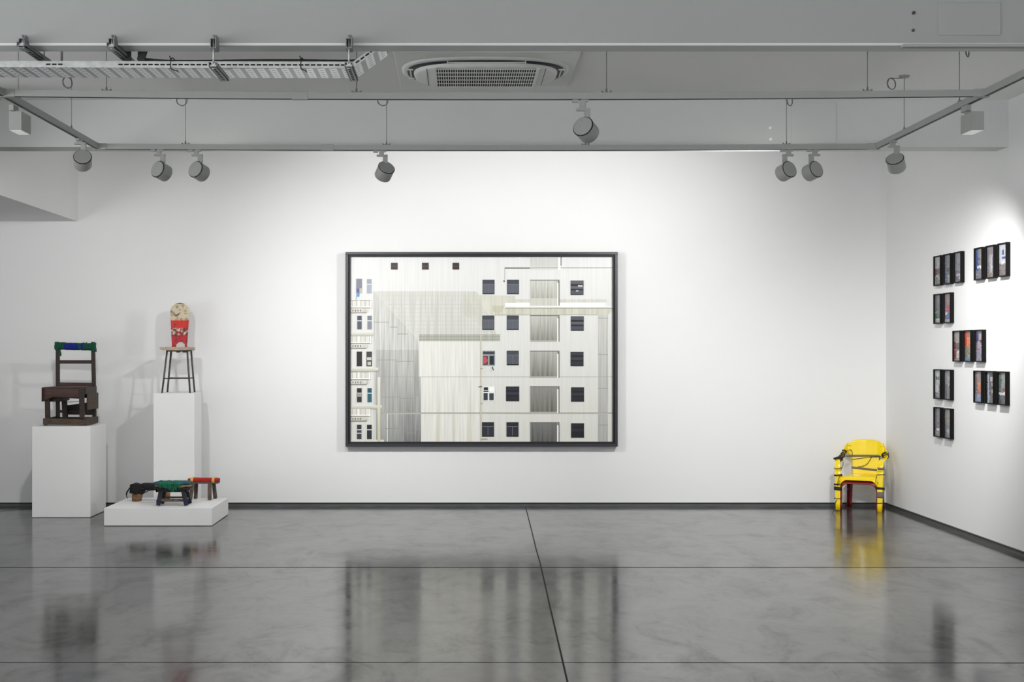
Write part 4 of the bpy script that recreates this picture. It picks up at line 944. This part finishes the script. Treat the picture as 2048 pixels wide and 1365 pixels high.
def backr(b):
    z0, z1 = .30, .648; NZ, NX = 44, 22; G = []
    def hw(z):
        if z < .49: return .122 + .006 * (z - .3) / .19
        if z < .535: 
            t = (z - .49) / .045; return .128 + .052 * (t * t * (3 - 2 * t))
        if z < .60: return .180 - .012 * (z - .535) / .065
        t = (z - .60) / .048; return .168 - .038 * t ** 4
    for k in range(NZ + 1):
        z = z0 + (z1 - z0) * k / NZ; row = []
        for i in range(NX + 1):
            u = i / NX * 2 - 1; x = hw(z) * u; zz = z - (.016 * abs(u) ** 3.5 if z > .6 else 0)
            row.append(b.verts.new((x, back_y(x, zz), zz)))
        G.append(row)
    # rolled top edge
    row = [b.verts.new(v.co + Vector((0, .014, .004 - .001))) for v in G[-1]]; G.append(row)
    row = [b.verts.new(v.co + Vector((0, .006, -.014))) for v in G[-1]]; G.append(row)
    for k in range(len(G) - 1):
        for i in range(NX): b.faces.new((G[k][i], G[k][i + 1], G[k + 1][i + 1], G[k + 1][i])).smooth = True
prt('backrest', YEL, backr, yc, 0, solid=.006)
def strip(b, pts, n_out=None):
    """pts: (centre, across vector, width, thickness, up-normal)"""
    secs = []
    for (c_, ac, w, th, nn) in pts: secs.append(rrect(c_, Vector(ac).normalized(), Vector(nn).normalized(), w, th, .4))
    loft(b, secs)
def densify(pts, k=5):
    C = smoothpts([p[0] for p in pts], k); A = smoothpts([p[1] for p in pts], k); N_ = smoothpts([p[4] for p in pts], k)
    Wd = smoothpts([(p[2], p[3], 0) for p in pts], k)
    return [(c_, a_, w_.x, w_.y, n_) for c_, a_, w_, n_ in zip(C, A, Wd, N_)]
# right armrest (viewer's right)
for s in (1,):
    prt('armrest', YEL, lambda b: strip(b, densify([((s * .165, back_y(.165, .585), .585), (0, 0, 1), .09, .008, (s * .5, -1, 0)), ((s * .190, .085, .535), (s * .2, 0, 1), .075, .008, (s, -.6, .2)), ((s * .205, .03, .500), (1, 0, .8), .055, .010, (s * .5, 0, 1)), ((s * .205, -.06, .485), (1, 0, 0), .052, .012, (0, 0, 1)), ((s * .200, -.135, .470), (1, 0, 0), .052, .012, (0, -.3, 1)), ((s * .197, -.172, .435), (1, 0, 0), .054, .012, (0, -1, .6)), ((s * .196, -.182, .38), (1, 0, 0), .056, .012, (0, -1, 0))])), yc, 0)
# left armrest, broken and bandaged
prt('armrest', YEL, lambda b: strip(b, densify([((-.165, back_y(.165, .585), .585), (0, 0, 1), .08, .008, (-.5, -1, 0)), ((-.186, .085, .55), (-.2, 0, 1), .045, .010, (-1, -.6, .2)), ((-.196, .03, .505), (1, 0, 0), .026, .018, (0, -.5, 1)), ((-.205, -.06, .478), (1, 0, 0), .026, .018, (0, -.3, 1)), ((-.203, -.130, .468), (1, 0, 0), .040, .014, (0, -.3, 1)), ((-.198, -.172, .440), (1, 0, 0), .052, .012, (0, -1, .6)), ((-.196, -.182, .38), (1, 0, 0), .056, .012, (0, -1, 0))])), yc, 0)
# front legs: L-shaped, yellow in front, dark red inside
for s in (-1, 1):
    def legf(b, s=s, off=0.0, top=.40, w0=.058, w1=.040):
        for (wd, ax) in ((1, 0), (0, 1)):
            secs = []
            for k in range(7):
                t = k / 6; z = top * (1 - t); w = w0 + (w1 - w0) * t; cx = s * (.196 - .004 * t - off); cy = -.182 + off * 1.2 - .004 * t
                if ax == 0: secs.append(rrect((cx, cy, z), (1, 0, 0), (0, 1, 0), w, .009, .3))
                else: secs.append(rrect((cx + s * (w / 2 - .004), cy + w * .42, z), (1, 0, 0), (0, 1, 0), .009, w * .84, .3))
            loft(b, secs)
    prt('front_leg', YEL, legf, yc, 0)
    prt('inner_leg', REDP, lambda b, s=s: legf(b, s, .016, .33, .05, .036), yc, 0, 'dark red leg of the nested lower chair')
    def rleg(b, s=s):
        for (ax) in (0, 1):
            secs = []
            for k in range(6):
                t = k / 5; z = (SH - .02) * (1 - t); w = .046 - .008 * t; cx = s * (.140 + .012 * t); cy = .125 + .02 * t
                if ax == 0: secs.append(rrect((cx, cy, z), (1, 0, 0), (0, 1, 0), w, .009, .3))
                else: secs.append(rrect((cx + s * w / 2, cy - w * .4, z), (1, 0, 0), (0, 1, 0), .009, w * .8, .3))
            loft(b, secs)
    prt('rear_leg', REDP, rleg, yc, 0, 'dark red rear leg')
def band(zl, zr, h, x0, x1):
    def f(b):
        N = 24; A = []; B = []
        for i in range(N + 1):
            t = i / N; x = x0 + (x1 - x0) * t; z = zl + (zr - zl) * t; y = back_y(x, z) - .0075
            A.append(b.verts.new((x, y, z - h / 2))); B.append(b.verts.new((x, y, z + h / 2)))
        for i in range(N): b.faces.new((A[i], A[i + 1], B[i + 1], B[i])).smooth = True
    prt('tape_band', TAPE, f, yc, 0, 'grey tape band', solid=.002)
band(.497, .505, .018, -.126, .130); band(.385, .365, .020, -.130, .128)
def coil(cx, cy, z, rx, ry, n, r=.0032, dz=.006, seed=0):
    def f(b):
        rnd = random.Random(seed); pts = []
        for k in range(n * 16 + 1):
            t = 2 * math.pi * k / 16; q = .5; c_, s_ = math.cos(t), math.sin(t)
            pts.append((cx + rx * math.copysign(abs(c_) ** q, c_), cy + ry * math.copysign(abs(s_) ** q, s_), z + dz * k / 16 + .004 * math.sin(t + seed)))
        tube(b, pts, r, 6)
    prt('wire_binding', TIE, f, yc, 0, 'dark wire wound around the frame')
for (s, z, n) in ((-1, .325, 2), (-1, .395, 1), (-1, .185, 5), (-1, .110, 1), (-1, .24, 2), (1, .21, 3), (1, .08, 1), (1, .345, 1)):
    coil(s * .196, -.165, z, .034, .030, n, dz=.007, seed=n + s)
def tapeleg(b):
    secs = []
    for z in (.135, .150, .175, .190): secs.append([q + mnoise.noise_vector(q * 40) * .002 for q in rrect((.195, -.166, z), (1, 0, 0), (0, 1, 0), .064, .056, .3)])
    loft(b, secs)
prt('tape_band', TAPE, tapeleg, yc, 0, 'grey tape around the front leg')
prt('tape_band', TAPE, lambda b: loft(b, [rrect((.200, -.168, z), (1, 0, 0), (0, 1, 0), .064, .040, .3) for z in (.395, .405, .418)]), yc, 0, 'grey tape on the armrest')
# bandage on the left arm and right arm joint
def bandage(pts, r, turns, m=TIE, seed=1, name='arm_binding'):
    def f(b):
        P_ = smoothpts(pts, 8); L_ = len(P_); out = []
        for k in range(turns * 12):
            t = k / (turns * 12 - 1) * (L_ - 1); i = int(t); p = P_[i].lerp(P_[min(i + 1, L_ - 1)], t - i); d = (P_[min(i + 1, L_ - 1)] - P_[max(i - 1, 0)]).normalized()
            n_ = d.orthogonal().normalized(); q_ = d.cross(n_); a_ = 2 * math.pi * k / 12
            rr = r * (1 + .25 * math.sin(k * .7 + seed)); out.append(p + n_ * math.cos(a_) * rr + q_ * math.sin(a_) * rr)
        tube(b, out, .0042, 6)
    prt(name, m, f, yc, 0, 'dark cord wrapped around the broken armrest')
bandage([(-.186, .085, .545), (-.196, .03, .505), (-.205, -.05, .478)], .018, 10)
bandage([(-.205, -.05, .478), (-.204, -.09, .472), (-.203, -.128, .468)], .020, 6, seed=3)
bandage([(.19, .08, .53), (.203, .035, .503)], .026, 4, seed=5)
prt('splint_stick', TIE, lambda b: tube(b, [(-.232, -.16, .485), (-.20, -.03, .497)], .010, 8), yc, 0)
def wires(b):
    for pts in (((-.19, .06, .53), (-.15, .10, .555), (-.128, .13, .54), (-.126, .13, .50)), ((-.20, .02, .50), (-.16, .08, .50), (-.126, .125, .502)), ((-.20, .0, .492), (-.16, .06, .492), (-.126, .118, .492)),
                ((-.13, .12, .46), (-.05, .138, .475), (.05, .140, .488), (.13, .12, .495)), ((.055, .142, .495), (.02, .13, .43), (-.03, .128, .40), (-.07, .125, .395)),
                ((.132, .11, .50), (.136, .10, .42), (.134, .10, .36), (.132, .09, .30)), ((.128, .10, .38), (.165, 0, .37), (.19, -.15, .375)), ((.13, .13, .50), (.16, .10, .495), (.19, .05, .50)),
                ((.165, -.198, .335), (.160, -.200, .30), (.158, -.196, .24)), ((-.165, -.205, .34), (-.185, -.205, .29), (-.19, -.2, .23)), ((-.20, .04, .50), (-.18, -.02, .42), (-.18, -.10, .38), (-.185, -.16, .34))):
        tube(b, smoothpts(pts, 6), .0026, 6)
prt('loose_wire', TIE, wires, yc, 0)
prt('dangling_cord', TIE, lambda b: [tube(b, smoothpts([(-.095, -.12, .30), (-.098, -.12, .24), (-.112, -.12, .20)], 5), .0018, 6), cyl(b, (-.112, -.12, .205), (-.118, -.12, .178), .006, 10, .009)], yc, 0, 'black plug on a dangling cord')
prt('floor_cord', TIE, lambda b: tube(b, smoothpts([(-.20, -.19, .10), (-.222, -.20, .06), (-.235, -.205, .03), (-.228, -.21, .006), (-.20, -.215, .005), (-.175, -.20, .006)], 6), .003, 6), yc, 0)
